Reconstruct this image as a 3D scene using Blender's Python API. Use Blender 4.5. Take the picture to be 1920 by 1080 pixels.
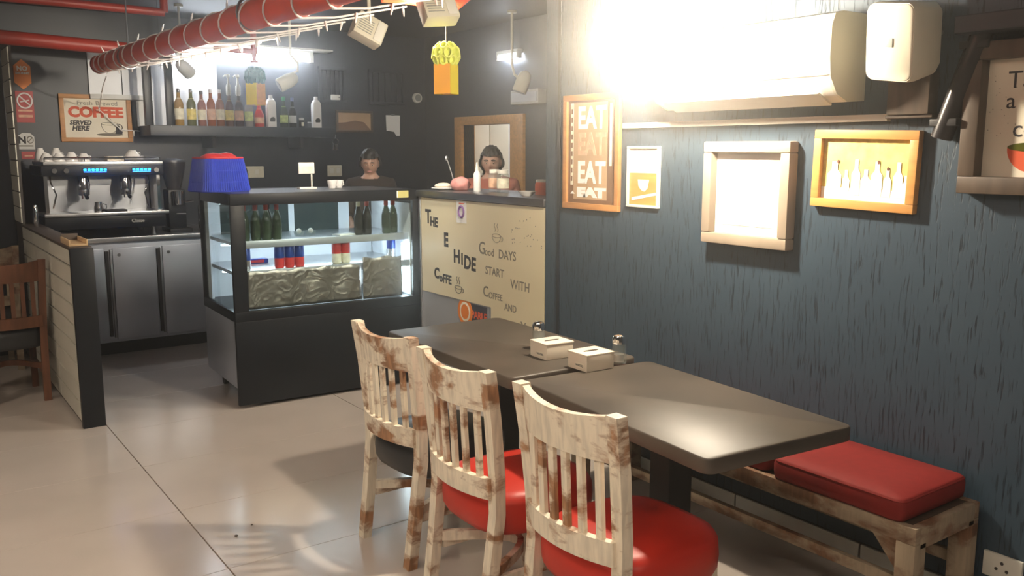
import bpy, bmesh, math, random
from mathutils import Vector, Matrix, Euler
random.seed(7)
PI = math.pi
for o in list(bpy.data.objects): bpy.data.objects.remove(o, do_unlink=True)
scene = bpy.context.scene
C = scene.collection

# ------------------------------------------------------------------ camera
YAW, PITCH = math.radians(35.6), math.radians(8.86)
cam_d = bpy.data.cameras.new('camera'); cam_d.sensor_width = 36.0; cam_d.lens = 1656.0/1920.0*36.0
cam_d.clip_start = 0.05; cam_d.clip_end = 60
cam = bpy.data.objects.new('camera', cam_d); C.objects.link(cam)
cam.location = (0, 0, 1.57); cam.rotation_euler = (PI/2-PITCH, 0, -YAW)
scene.camera = cam
# ------------------------------------------------------------------ world, view
w = bpy.data.worlds.new('world'); scene.world = w; w.use_nodes = True
w.node_tree.nodes['Background'].inputs[0].default_value = (0.5, 0.6, 0.75, 1)
w.node_tree.nodes['Background'].inputs[1].default_value = 0.05
scene.view_settings.view_transform = 'Standard'; scene.view_settings.look = 'None'
scene.view_settings.gamma = 1.0; scene.view_settings.use_curve_mapping = False
scene.view_settings.exposure = 0.0
FLOOD_FILL_E = 400.0
SIGN_FILL_W = 210.0
# light strengths (each used in the builder of its lamp)
BULB_E, TUBE_E, CASE_E, KITCHEN_E, FILL_E = 1700.0, 75.0, 24.0, 110.0, 33.0

# ------------------------------------------------------------------ materials
MATS = {}
def nodes_of(m):
    m.use_nodes = True; nt = m.node_tree
    return nt, nt.nodes['Principled BSDF']
def mat(name, col, rough=0.5, metal=0.0, var=0.12, vscale=6.0, bump=0.0, bscale=60.0, stretch=(1,1,1), trans=0.0, coat=0.0, emit=None, strength=0.0, spec=0.5):
    if name in MATS: return MATS[name]
    m = bpy.data.materials.new(name); nt, b = nodes_of(m); L = nt.links
    tc = nt.nodes.new('ShaderNodeTexCoord'); mp = nt.nodes.new('ShaderNodeMapping')
    mp.inputs['Scale'].default_value = stretch; L.new(tc.outputs['Object'], mp.inputs['Vector'])
    nz = nt.nodes.new('ShaderNodeTexNoise'); nz.inputs['Scale'].default_value = vscale; nz.inputs['Detail'].default_value = 4
    L.new(mp.outputs[0], nz.inputs['Vector'])
    rp = nt.nodes.new('ShaderNodeValToRGB')
    c0 = [max(0, c*(1-var)) for c in col[:3]]+[1]; c1 = [min(1, c*(1+var)) for c in col[:3]]+[1]
    rp.color_ramp.elements[0].color = c0; rp.color_ramp.elements[1].color = c1
    rp.color_ramp.elements[0].position = .3; rp.color_ramp.elements[1].position = .7
    L.new(nz.outputs[0], rp.inputs[0]); L.new(rp.outputs[0], b.inputs['Base Color'])
    b.inputs['Roughness'].default_value = rough; b.inputs['Metallic'].default_value = metal
    b.inputs['Transmission Weight'].default_value = trans; b.inputs['Coat Weight'].default_value = coat
    b.inputs['Specular IOR Level'].default_value = spec
    if emit:
        b.inputs['Emission Color'].default_value = (*emit, 1); b.inputs['Emission Strength'].default_value = strength
    if bump > 0:
        n2 = nt.nodes.new('ShaderNodeTexNoise'); n2.inputs['Scale'].default_value = bscale; n2.inputs['Detail'].default_value = 5
        L.new(mp.outputs[0], n2.inputs['Vector'])
        bp = nt.nodes.new('ShaderNodeBump'); bp.inputs['Strength'].default_value = bump; bp.inputs['Distance'].default_value = 0.01
        L.new(n2.outputs[0], bp.inputs['Height']); L.new(bp.outputs[0], b.inputs['Normal'])
    MATS[name] = m; return m

def distressed(name, light, dark, thr=(.47, .56), scale=5.0, rough=.55):
    m = bpy.data.materials.new(name); nt, b = nodes_of(m); L = nt.links
    tc = nt.nodes.new('ShaderNodeTexCoord'); oi = nt.nodes.new('ShaderNodeObjectInfo')
    mul = nt.nodes.new('ShaderNodeVectorMath'); mul.operation = 'MULTIPLY_ADD'
    cb = nt.nodes.new('ShaderNodeCombineXYZ')
    for i in range(3): L.new(oi.outputs['Random'], cb.inputs[i])
    mul.inputs[1].default_value = (17, 23, 31); L.new(cb.outputs[0], mul.inputs[0]); L.new(tc.outputs['Object'], mul.inputs[2])
    m1 = nt.nodes.new('ShaderNodeMapping'); m1.inputs['Scale'].default_value = (2.2, 2.2, 4.5); m1.inputs['Rotation'].default_value = (.6, .35, 0); L.new(mul.outputs[0], m1.inputs['Vector'])
    n1 = nt.nodes.new('ShaderNodeTexNoise'); n1.inputs['Scale'].default_value = scale; n1.inputs['Detail'].default_value = 6; n1.inputs['Roughness'].default_value = .62; n1.inputs['Distortion'].default_value = .35
    L.new(m1.outputs[0], n1.inputs['Vector'])
    r1 = nt.nodes.new('ShaderNodeValToRGB'); r1.color_ramp.elements[0].position = thr[0]; r1.color_ramp.elements[1].position = thr[1]
    L.new(n1.outputs[0], r1.inputs[0])
    mp = nt.nodes.new('ShaderNodeMapping'); mp.inputs['Scale'].default_value = (60, 60, 9); L.new(mul.outputs[0], mp.inputs['Vector'])
    n2 = nt.nodes.new('ShaderNodeTexNoise'); n2.inputs['Scale'].default_value = 1.0; n2.inputs['Detail'].default_value = 5
    L.new(mp.outputs[0], n2.inputs['Vector'])
    def mix(a, bb, f):
        x = nt.nodes.new('ShaderNodeMix'); x.data_type = 'RGBA'
        for s, v in ((6, a), (7, bb)):
            if hasattr(v, 'links'): L.new(v, x.inputs[s])
            else: x.inputs[s].default_value = (*v, 1)
        L.new(f, x.inputs[0]); return x.outputs[2]
    rg = nt.nodes.new('ShaderNodeValToRGB'); rg.color_ramp.elements[0].position = .42; rg.color_ramp.elements[1].position = .66
    L.new(n2.outputs[0], rg.inputs[0])
    g = mix(light, tuple(c*.80 for c in light), rg.outputs[0])
    d = mix(dark, tuple(min(1, c*1.7) for c in dark), rg.outputs[0])
    L.new(mix(g, d, r1.outputs[0]), b.inputs['Base Color']); b.inputs['Roughness'].default_value = rough
    bp = nt.nodes.new('ShaderNodeBump'); bp.inputs['Strength'].default_value = .25; bp.inputs['Distance'].default_value = .004
    L.new(n2.outputs[0], bp.inputs['Height']); L.new(bp.outputs[0], b.inputs['Normal'])
    MATS[name] = m; return m

def glass(name, tint=(1,1,1), refl=.06, alpha=0.0, col=(.8,.9,.9)):
    m = bpy.data.materials.new(name); m.use_nodes = True; nt = m.node_tree; L = nt.links
    for n in list(nt.nodes): nt.nodes.remove(n)
    out = nt.nodes.new('ShaderNodeOutputMaterial'); tr = nt.nodes.new('ShaderNodeBsdfTransparent'); tr.inputs[0].default_value = (*tint, 1)
    gl = nt.nodes.new('ShaderNodeBsdfGlossy'); gl.inputs['Roughness'].default_value = .03
    fr = nt.nodes.new('ShaderNodeFresnel'); fr.inputs[0].default_value = 1.45
    nz = nt.nodes.new('ShaderNodeTexNoise'); nz.inputs['Scale'].default_value = 4
    ge = nt.nodes.new('ShaderNodeNewGeometry'); iv = nt.nodes.new('ShaderNodeMath'); iv.operation = 'SUBTRACT'; iv.inputs[0].default_value = 1.0; L.new(ge.outputs['Backfacing'], iv.inputs[1])
    fm = nt.nodes.new('ShaderNodeMath'); fm.operation = 'MULTIPLY'; L.new(fr.outputs[0], fm.inputs[0]); L.new(iv.outputs[0], fm.inputs[1])
    mx = nt.nodes.new('ShaderNodeMixShader'); L.new(fm.outputs[0], mx.inputs[0]); L.new(tr.outputs[0], mx.inputs[1]); L.new(gl.outputs[0], mx.inputs[2])
    last = mx.outputs[0]
    if alpha > 0:
        df = nt.nodes.new('ShaderNodeBsdfDiffuse'); df.inputs[0].default_value = (*col, 1)
        m2 = nt.nodes.new('ShaderNodeMixShader'); m2.inputs[0].default_value = alpha
        L.new(last, m2.inputs[1]); L.new(df.outputs[0], m2.inputs[2]); last = m2.outputs[0]
    L.new(last, out.inputs[0]); MATS[name] = m; return m

def emitter(name, col, strength):
    return mat(name, col, .4, emit=col, strength=strength, var=.02)

mat('floor_tile', (.58,.51,.46), .18, var=.06, vscale=3, bump=.006, bscale=4, spec=.65)
mat('grout', (.07,.06,.055), .8)
mat('navy_plain', (.019,.025,.037), .45, var=.15, vscale=3)
mat('ceiling_black', (.022,.020,.022), .6, var=.3, vscale=3)
mat('white_panel', (.72,.74,.78), .4, var=.04)
mat('cream_tile', (.80,.77,.66), .3, var=.06, vscale=3)
mat('skirting_white', (.80,.80,.74), .35, var=.08)
mat('black_satin', (.008,.010,.014), .38, var=.2, spec=.3)
mat('black_matt', (.014,.014,.016), .6, var=.3)
mat('steel', (.55,.56,.58), .32, 1.0, var=.06, vscale=3, stretch=(1,1,20), bump=.01, bscale=200)
mat('steel_dark', (.30,.31,.33), .38, 1.0, var=.1)
mat('chrome', (.85,.85,.86), .08, 1.0, var=.02)
mat('steel_counter', (.50,.53,.60), .36, .6, var=.05, vscale=2)
mat('steel_front', (.50,.52,.56), .30, .35, var=.05, vscale=2)
mat('duct_red', (.78,.090,.035), .33, var=.08, vscale=5)
mat('pipe_red', (.32,.028,.018), .45, var=.1)
mat('plastic_white', (.80,.78,.70), .4, var=.03)
mat('plastic_cream', (.72,.68,.55), .45, var=.03)
mat('plastic_grey', (.30,.31,.28), .5, var=.1)
mat('ceramic', (.82,.80,.78), .2, var=.02)
mat('red_vinyl', (.55,.030,.016), .42, var=.06, vscale=8, bump=.03, bscale=90)
mat('red_fabric', (.24,.012,.009), .75, var=.08, vscale=40, bump=.08, bscale=300)
mat('black_vinyl', (.028,.030,.034), .4, var=.1)
mat('table_black', (.078,.063,.050), .45, spec=.5, var=.35, vscale=3.5, bump=.04, bscale=25)
mat('table_edge', (.03,.028,.027), .4, var=.2)
mat('napkin_cream', (.78,.70,.58), .5, var=.03)
mat('dark_slot', (.06,.045,.03), .8)
mat('ink', (.035,.035,.04), .7, var=.05)
mat('ink_soft', (.20,.18,.14), .7, var=.1)
mat('board_yellow', (.74,.66,.45), .38, var=.05, vscale=2)
mat('wood_frame', (.52,.25,.085), .5, var=.15, vscale=4, stretch=(1,8,8))
mat('wood_orange', (.62,.31,.09), .45, var=.15, vscale=5, stretch=(1,8,8))
mat('wood_dark', (.085,.060,.042), .5, var=.25, vscale=5, stretch=(8,8,1))
mat('wood_brown', (.16,.060,.028), .42, var=.35, vscale=6, stretch=(8,8,1))
mat('wood_light', (.66,.45,.24), .5, var=.12, vscale=6, stretch=(1,8,8))
mat('frame_taupe', (.38,.31,.235), .5, var=.12, vscale=6)
mat('paper_cream', (.84,.78,.64), .7, var=.03)
mat('paper_white', (.85,.85,.83), .7, var=.02)
mat('poster_brown', (.20,.11,.06), .6, var=.1)
mat('poster_tan', (.50,.34,.20), .6, var=.08)
mat('coffee_red', (.72,.10,.03), .6, var=.05)
mat('sign_orange', (.85,.24,.03), .5, var=.04)
mat('sign_red', (.42,.03,.03), .5, var=.06)
mat('sign_grey', (.62,.62,.60), .5, var=.04)
mat('yellow_paper', (.90,.72,.02), .6, var=.04)
mat('orange_paper', (.92,.42,.03), .6, var=.05)
mat('lime_paper', (.80,.86,.16), .6, var=.05)
mat('teal_paper', (.05,.20,.24), .6, var=.2)
mat('basket_blue', (.025,.055,.50), .4, var=.08)
mat('basket_red', (.55,.03,.035), .4, var=.08)
mat('skin', (.55,.33,.24), .5, var=.05)
mat('hair', (.018,.014,.012), .5, var=.3, vscale=40, stretch=(1,1,.2))
mat('shirt_red', (.42,.13,.09), .8, var=.1, vscale=15)
mat('shirt_brown', (.040,.030,.027), .85, var=.15, vscale=15)
mat('shirt_trouser', (.03,.03,.04), .85, var=.1)
mat('rubber', (.02,.02,.02), .7)
mat('foil', (.36,.325,.305), .44, 1.0, var=.10, vscale=4)
mat('leather_dark', (.030,.028,.030), .25, var=.2)
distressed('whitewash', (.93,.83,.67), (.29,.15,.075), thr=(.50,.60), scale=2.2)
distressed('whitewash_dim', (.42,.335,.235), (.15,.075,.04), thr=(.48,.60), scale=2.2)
glass('pane_glass', (.93,.98,.97))
glass('clear_glass', (.95,.96,.95), alpha=.08)
glass('dark_pane', (.35,.45,.45), alpha=.12, col=(.2,.3,.3))
emitter('bulb_glow', (1.0,.86,.66), BULB_E)
emitter('tube_glow', (.86,.93,1.0), TUBE_E)
emitter('case_glow', (.82,.93,1.0), CASE_E)
emitter('kitchen_glow', (1.0,.96,.92), KITCHEN_E)
emitter('flood_fill_glow', (1.0,.90,.74), FLOOD_FILL_E)
emitter('fill_glow', (1.0,.84,.66), FILL_E)
emitter('led_blue', (.01,.12,1.0), 9.0)
emitter('led_cyan', (.0,.30,1.0), 14.0)
for n_, c_ in dict(syrup_gold=(.45,.26,.03), syrup_green=(.16,.17,.03), syrup_rose=(.42,.16,.10), syrup_orange=(.48,.14,.03), syrup_amber=(.36,.12,.03), syrup_brown=(.16,.06,.02), syrup_dark=(.08,.03,.02), syrup_clear=(.42,.40,.36), bottle_green=(.05,.09,.04), bottle_black=(.02,.025,.02)).items():
    mat(n_, c_, .08, var=.05, trans=.35)
mat('label_cream', (.82,.78,.62), .6, var=.2, vscale=30)
mat('label_yellow', (.78,.66,.20), .6, var=.25, vscale=30)
mat('label_rose', (.72,.45,.30), .6, var=.2, vscale=30)
mat('label_green', (.50,.60,.20), .6, var=.3, vscale=30)
mat('cap_green', (.02,.30,.12), .4); mat('cap_blue', (.10,.12,.30), .4); mat('cap_red', (.55,.04,.03), .4)
mat('cap_dark', (.06,.055,.055), .4)
mat('can_blue', (.02,.06,.32), .3, .3, var=.1); mat('can_silver', (.65,.65,.68), .25, .9); mat('can_red', (.70,.05,.05), .35, var=.1)
mat('sticker_yellow', (.55,.50,.18), .6); mat('sticker_purple', (.22,.12,.32), .6); mat('sticker_black', (.05,.05,.07), .5)
mat('pink_cloth', (.60,.26,.24), .8, var=.15, vscale=20)

# painted right-hand wall: navy paint over rough plaster with short upright scores
def wall_paint():
    m = bpy.data.materials.new('navy_plaster'); nt, b = nodes_of(m); L = nt.links
    tc = nt.nodes.new('ShaderNodeTexCoord')
    mp = nt.nodes.new('ShaderNodeMapping'); mp.inputs['Scale'].default_value = (120, 120, 14); L.new(tc.outputs['Object'], mp.inputs['Vector'])
    n1 = nt.nodes.new('ShaderNodeTexNoise'); n1.inputs['Scale'].default_value = 1; n1.inputs['Detail'].default_value = 4; L.new(mp.outputs[0], n1.inputs['Vector'])
    r = nt.nodes.new('ShaderNodeValToRGB'); r.color_ramp.elements[0].position = .34; r.color_ramp.elements[1].position = .44
    L.new(n1.outputs[0], r.inputs[0])
    n2 = nt.nodes.new('ShaderNodeTexNoise'); n2.inputs['Scale'].default_value = 2.5; L.new(tc.outputs['Object'], n2.inputs['Vector'])
    c = nt.nodes.new('ShaderNodeValToRGB'); c.color_ramp.elements[0].color = (.036,.062,.092,1); c.color_ramp.elements[1].color = (.052,.084,.118,1)
    L.new(n2.outputs[0], c.inputs[0])
    x = nt.nodes.new('ShaderNodeMix'); x.data_type = 'RGBA'; x.inputs[6].default_value = (.018,.030,.045,1)
    L.new(c.outputs[0], x.inputs[7]); L.new(r.outputs[0], x.inputs[0]); L.new(x.outputs[2], b.inputs['Base Color'])
    b.inputs['Roughness'].default_value = .45
    bp = nt.nodes.new('ShaderNodeBump'); bp.inputs['Strength'].default_value = .35; bp.inputs['Distance'].default_value = .004
    L.new(r.outputs[0], bp.inputs['Height']); L.new(bp.outputs[0], b.inputs['Normal'])
    MATS['navy_plaster'] = m
wall_paint()
# crinkled foil relief
def foil_bump():
    m = MATS['foil']; nt = m.node_tree; b = nt.nodes['Principled BSDF']; L = nt.links
    tc = nt.nodes.new('ShaderNodeTexCoord'); v = nt.nodes.new('ShaderNodeTexVoronoi'); v.inputs['Scale'].default_value = 9
    n = nt.nodes.new('ShaderNodeTexNoise'); n.inputs['Scale'].default_value = 5; L.new(tc.outputs['Object'], n.inputs['Vector'])
    L.new(n.outputs['Color'], v.inputs['Vector'])
    bp = nt.nodes.new('ShaderNodeBump'); bp.inputs['Strength'].default_value = .25; bp.inputs['Distance'].default_value = .02
    L.new(v.outputs['Distance'], bp.inputs['Height']); L.new(bp.outputs[0], b.inputs['Normal'])
foil_bump()

# ------------------------------------------------------------------ mesh helpers
class MB:
    def __init__(s): s.bm = bmesh.new()
    def box(s, x0, y0, z0, x1, y1, z1, bevel=0.0, M=None):
        b = bmesh.new(); bmesh.ops.create_cube(b, size=1)
        for v in b.verts:
            v.co = Vector(((x0+x1)/2+v.co.x*(x1-x0), (y0+y1)/2+v.co.y*(y1-y0), (z0+z1)/2+v.co.z*(z1-z0)))
        if bevel > 0: bmesh.ops.bevel(b, geom=list(b.edges), offset=bevel, segments=2, profile=.6, affect='EDGES')
        return s.merge(b, M)
    def merge(s, b, M=None):
        if M is not None: bmesh.ops.transform(b, matrix=M, verts=b.verts)
        t = bpy.data.meshes.new('t'); b.to_mesh(t); b.free(); s.bm.from_mesh(t); bpy.data.meshes.remove(t); return s
    def rings(s, R, closed=False, caps=True):
        b = s.bm; V = [[b.verts.new(p) for p in r] for r in R]; n = len(R[0]); m = len(R)
        for i in range(m if closed else m-1):
            A, B = V[i], V[(i+1) % m]
            for j in range(n):
                b.faces.new((A[j], A[(j+1) % n], B[(j+1) % n], B[j]))
        if caps and not closed:
            b.faces.new(list(reversed(V[0]))); b.faces.new(V[-1])
        return s
    def tube(s, pts, r, seg=8, closed=False):
        pts = [Vector(p) for p in pts]; n = len(pts); R = []; prev = None
        for i, p in enumerate(pts):
            if closed: t = pts[(i+1) % n]-pts[i-1]
            else: t = pts[min(i+1, n-1)]-pts[max(i-1, 0)]
            t.normalize()
            if prev is None:
                u = t.orthogonal().normalized()
            else:
                u = (prev-t*prev.dot(t)); u = u.normalized() if u.length > 1e-6 else t.orthogonal().normalized()
            prev = u; v = t.cross(u); rr = r[i] if isinstance(r, (list, tuple)) else r
            R.append([p+(u*math.cos(2*PI*k/seg)+v*math.sin(2*PI*k/seg))*rr for k in range(seg)])
        return s.rings(R, closed)
    def cyl(s, p0, p1, r0, r1=None, seg=16): return s.tube([p0, p1], [r0, r0 if r1 is None else r1], seg)
    def lathe(s, prof, c=(0,0,0), seg=20):
        R = [[(c[0]+r*math.cos(2*PI*k/seg), c[1]+r*math.sin(2*PI*k/seg), c[2]+z) for k in range(seg)] for r, z in prof]
        return s.rings(R)
    def loft(s, poly, prof, c=(0,0)):
        return s.rings([[(c[0]+(x-c[0])*k, c[1]+(y-c[1])*k, z) for x, y in poly] for k, z in prof])
    def rail(s, pts, t, h):
        pts = [Vector(p) for p in pts]; R = []
        for i, p in enumerate(pts):
            d = pts[min(i+1, len(pts)-1)]-pts[max(i-1, 0)]; d.z = 0; d.normalize(); n = Vector((-d.y, d.x, 0))*t/2; u = Vector((0,0,h/2))
            R.append([p-n-u, p+n-u, p+n+u, p-n+u])
        return s.rings(R)
    def post(s, pts, hx, hy):
        return s.rings([[(x-hx, y-hy, z), (x+hx, y-hy, z), (x+hx, y+hy, z), (x-hx, y+hy, z)] for x, y, z in pts])
    def poly_y(s, pts, y0, y1):                       # polygon in x,z pushed from y0 to y1
        return s.rings([[(x, y0, z) for x, z in pts], [(x, y1, z) for x, z in pts]])
    def sphere(s, c, r, seg=16, sc=(1,1,1)):
        b = bmesh.new(); bmesh.ops.create_uvsphere(b, u_segments=seg, v_segments=max(6, seg//2), radius=r)
        return s.merge(b, Matrix.Translation(c) @ Matrix.Diagonal((*sc, 1)))
    def build(s, name, m, parent=None, smooth=True, ang=40):
        bmesh.ops.recalc_face_normals(s.bm, faces=s.bm.faces)
        me = bpy.data.meshes.new(name); s.bm.to_mesh(me); s.bm.free()
        return link(name, me, m, parent, smooth, ang)
def link(name, me, m, parent=None, smooth=True, ang=40):
    if smooth:
        me.shade_smooth(); me.set_sharp_from_angle(angle=math.radians(ang))
    if m: me.materials.append(MATS[m] if isinstance(m, str) else m)
    o = bpy.data.objects.new(name, me); C.objects.link(o)
    if parent: o.parent = parent
    return o
def tag(o, label, cat, group=None):
    o['label'] = label; o['category'] = cat
    if group: o['group'] = group
    return o
def struct(o, label=None):
    o['kind'] = 'structure'
    if label: o['label'] = label; o['category'] = 'room'
    return o
def thing(name, label, cat, loc=(0,0,0), rz=0.0, group=None, rot=None):
    o = bpy.data.objects.new(name, None); o.empty_display_size = .1; C.objects.link(o)
    o.location = loc; o.rotation_euler = rot or (0, 0, rz)
    return tag(o, label, cat, group)
def dup(root, loc, rz, label, group=None):
    r = root.copy(); C.objects.link(r); r.location = loc; r.rotation_euler = (0, 0, rz); r['label'] = label
    if group: r['group'] = group
    for ch in list(root.children):
        c = ch.copy(); C.objects.link(c); c.parent = r
        for g in list(ch.children):
            d = g.copy(); C.objects.link(d); d.parent = c
    return r
def text(s, size, m, parent, x, z, y=-.001, name='lettering', off=0.0, align='LEFT', rot=0.0, sx=1.0, depth=.0006, shear=0.0):
    cu = bpy.data.curves.new('t', 'FONT'); cu.body = s; cu.size = size; cu.offset = off; cu.align_x = align; cu.extrude = depth; cu.shear = shear
    cu.resolution_u = 3
    ob = bpy.data.objects.new('t', cu); C.objects.link(ob)
    dg = bpy.context.evaluated_depsgraph_get(); me = bpy.data.meshes.new_from_object(ob.evaluated_get(dg))
    bpy.data.objects.remove(ob); bpy.data.curves.remove(cu)
    me.transform(Matrix.Translation((x, y, z)) @ Matrix.Rotation(rot, 4, 'Y') @ Matrix.Rotation(PI/2, 4, 'X') @ Matrix.Diagonal((sx, 1, 1, 1)))
    me.name = name
    return link(name, me, m, parent, False)
def rrect(x0, y0, x1, y1, r, n=4):
    P = []
    for cx, cy, a in ((x1-r, y1-r, 0), (x0+r, y1-r, PI/2), (x0+r, y0+r, PI), (x1-r, y0+r, 1.5*PI)):
        for k in range(n+1):
            t = a+PI/2*k/n; P.append((cx+r*math.cos(t), cy+r*math.sin(t)))
    return P
def ellipse(cx, cz, rx, rz, n=20, a0=0, a1=2*PI):
    return [(cx+rx*math.cos(a0+(a1-a0)*k/n), cz+rz*math.sin(a0+(a1-a0)*k/n)) for k in range(n+(0 if abs(a1-a0-2*PI) < 1e-6 else 1))]
def flat(name, pts, m, parent, y=-.001, t=.0008):
    return MB().poly_y(pts, y, y-t).build(name, m, parent, False)
def line(name, pts, m, parent, y=-.001, r=.002):
    return MB().tube([(x, y, z) for x, z in pts], r, 5).build(name, m, parent)
# ================================================================== THE ROOM
XW = 2.92            # blue right-hand wall
YB = 8.10            # back wall behind the coffee counter
XK = 4.70            # wall with the kitchen hatch
CZ = 2.70            # ceiling
# floor: dark bed and large polished tiles laid 0.67 m apart
fl = struct(MB().box(-3.2, -2.6, -.06, XK, YB, -.012).build('floor', 'grout', None, False), 'floor of large polished beige tiles')
tile = MB().box(-.6675, -.3340, -.012, .6675, .3340, 0, .0012)
tile0 = tile.build('floor_tile', 'floor_tile', fl, False)
first = True
for i in range(-4, 3):
    for j in range(-10, 7):
        x, y = .96+.67+1.34*i, 3.858+.335+.67*j
        if y-.34 < -2.7 or y+.34 > YB+.45 or (x > XW+.69 and y < 3.2): continue
        o = tile0 if first else tile0.copy()
        if not first: C.objects.link(o); o.parent = fl
        first = False; o.location = (x, y, 0)
struct(MB().box(-3.2, -2.6, CZ, 6.6, YB, CZ+.08).build('ceiling', 'ceiling_black', None, False), 'black painted ceiling')
struct(MB().box(XW, -2.6, 0, XW+.12, 3.65, CZ).build('wall_right', 'navy_plaster', None, False), 'navy wall with rough scored plaster beside the tables')
struct(MB().box(XW+.006, 3.65, 0, XW+.14, 3.775, CZ).build('trim_1', 'navy_plaster', None, False), 'narrow navy pilaster at the far end of the plaster wall')
struct(MB().box(XW-.006, 3.642, 0, XW+.02, 3.662, CZ).build('trim_2', 'navy_plain', None, False), 'thin upright cover strip on the navy pilaster')
struct(MB().box(.84, YB, 0, 6.6, YB+.1, CZ).build('wall_back', 'navy_plain', None, False), 'dark navy wall behind the coffee counter')
struct(MB().box(-3.2, 7.72, 0, .84, 7.82, CZ).build('wall_left', 'navy_plain', None, False), 'dark navy wall left of the tiled partition')
struct(MB().box(-3.3, -2.6, 0, -3.2, 7.8, CZ).build('wall_far_left', 'navy_plain', None, False), 'navy side wall across the dining room')
struct(MB().box(-3.3, -2.7, 0, XW+.1, -2.6, CZ).build('wall_front', 'navy_plain', None, False), 'navy wall behind the dining room')
struct(MB().box(XW+.12, 3.60, 0, XK+.1, 3.66, CZ).build('wall_return', 'navy_plain', None, False), 'navy wall closing the service area')
# kitchen wall with hatch opening (y 6.56-7.37, z 1.10-1.81)
HY0, HY1, HZ0, HZ1 = 6.56, 7.37, 1.10, 1.81
kw = MB(); kw.box(XK, 3.66, 0, XK+.12, HY0, CZ); kw.box(XK, HY1, 0, XK+.12, YB, CZ); kw.box(XK, HY0, 0, XK+.12, HY1, HZ0); kw.box(XK, HY0, HZ1, XK+.12, HY1, CZ)
struct(kw.build('wall_kitchen', 'navy_plain', None, False), 'grey-navy wall pierced by the kitchen hatch')
hw = struct(bpy.data.objects.new('window_1', None), 'wood-framed serving hatch open to the bright kitchen'); C.objects.link(hw); hw.location = (XK, 0, 0)
for nm, a in (('frame_jamb', (-.03, HY0-.20, HZ0-.06, .13, HY0+.0, HZ1+.08)), ('frame_jamb', (-.03, HY1, HZ0-.06, .13, HY1+.13, HZ1+.08)),
              ('frame_head', (-.03, HY0, HZ1, .13, HY1, HZ1+.08)), ('frame_sill', (-.08, HY0, HZ0-.06, .13, HY1, HZ0))):
    MB().box(*a, .006).build(nm, 'wood_orange', hw)
# kitchen beyond
ks = MB(); ks.box(6.5, 5.2, 0, 6.6, YB, CZ)
struct(ks.build('wall_kitchen_end', 'white_panel', None, False), 'white tiled end wall of the kitchen beyond the hatch')
struct(MB().box(XK+.12, 5.1, 0, 6.6, 5.2, CZ).build('wall_kitchen_side', 'paper_cream', None, False), 'cream side wall of the kitchen')
struct(MB().box(XK, 5.2, -.06, 6.6, YB, 0).build('floor_kitchen', 'floor_tile', None, False), 'kitchen floor beyond the hatch')
struct(MB().box(XK+.12, YB-.05, 0, 6.5, YB-.001, CZ).build('wall_kitchen_back', 'white_panel', None, False), 'white back wall of the kitchen beyond the hatch')
kl = thing('kitchen_strip_light', 'bright white strip light inside the kitchen above the hatch view', 'light', (5.75, 7.15, CZ-.08))
MB().box(-.03, -.65, .03, .03, .65, .08, .01).build('housing', 'plastic_white', kl)
MB().cyl((0, -.62, 0), (0, .62, 0), .025, seg=12).build('tube', 'kitchen_glow', kl)
kd = thing('kitchen_cupboard', 'white kitchen cupboard glimpsed left inside the hatch', 'cabinet', (5.10, 7.78, 0))
MB().box(-.25, -.25, 0, .25, .25, 2.0, .01).build('carcass', 'paper_cream', kd)
for s in (-1, 1):
    d = MB().box(min(0, s*.24)+.005, -.27, .1, max(0, s*.24)-.005, -.25, 1.95, .004).build('door', 'paper_cream', kd)
    MB().cyl((s*.05, -.29, 1.0), (s*.05, -.29, 1.15), .008, seg=8).build('handle', 'steel', d)

# skirting along the plaster wall: white tiles with dark joints
bb = struct(MB().box(XW-.004, -2.6, 0, XW, 3.64, .10).build('baseboard_right', 'grout', None, False), 'white tiled skirting of the plaster wall')
y = -.6
while y < 3.6:
    MB().box(XW-.012, y+.004, .012, XW-.004, min(y+.596, 3.64), .095, .001).build('skirting_tile', 'skirting_white', bb, False); y += .6
# soffit with a ledge over the near part of the plaster wall
struct(MB().box(XW-.10, -2.6, 1.985, XW, 1.50, CZ).build('trim_3', 'navy_plaster', None, False), 'boxed navy soffit above the large dark frame')
struct(MB().box(XW-.13, -2.6, 1.93, XW, 1.52, 1.985, .004).build('trim_4', 'navy_plain', None, False), 'navy ledge along the foot of the soffit')

# low partition faced with cream tiles, black end post, tall tiled pier at its far end
pt = struct(MB().box(.855, 5.40, 0, .950, 7.72, 1.02).build('wall_partition', 'grout', None, False), 'low cream-tiled partition beside the coffee counter')
grz = [1.030, .928, .815, .702, .589, .476, .363, .250, .137, .024, 0]
for k in range(len(grz)-2):
    z1, z0 = grz[k], grz[k+1]
    for a, b in ((5.405, 6.10), (6.10, 6.82), (6.82, 7.34)):
        MB().box(.842, a+.003, z0+.006, .855, b-.006, z1-.006, .0015).build('partition_tile', 'cream_tile', pt, False)
MB().box(.838, 5.36, 0, .958, 5.405, 1.032, .003).build('end_post', 'black_satin', pt)
MB().box(.838, 5.405, 1.02, .958, 7.34, 1.036, .002).build('coping', 'wood_dark', pt)
pr = struct(MB().box(.850, 7.342, 0, .868, 7.72, 2.31).build('wall_pier', 'grout', None, False), 'tall narrow pier of cream tiles at the end of the partition')
z = 1.04
while z < 2.30:
    MB().box(.842, 7.343, z+.003, .855, 7.717, min(z+.109, 2.31), .0015).build('pier_tile', 'cream_tile', pr, False); z += .115

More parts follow.
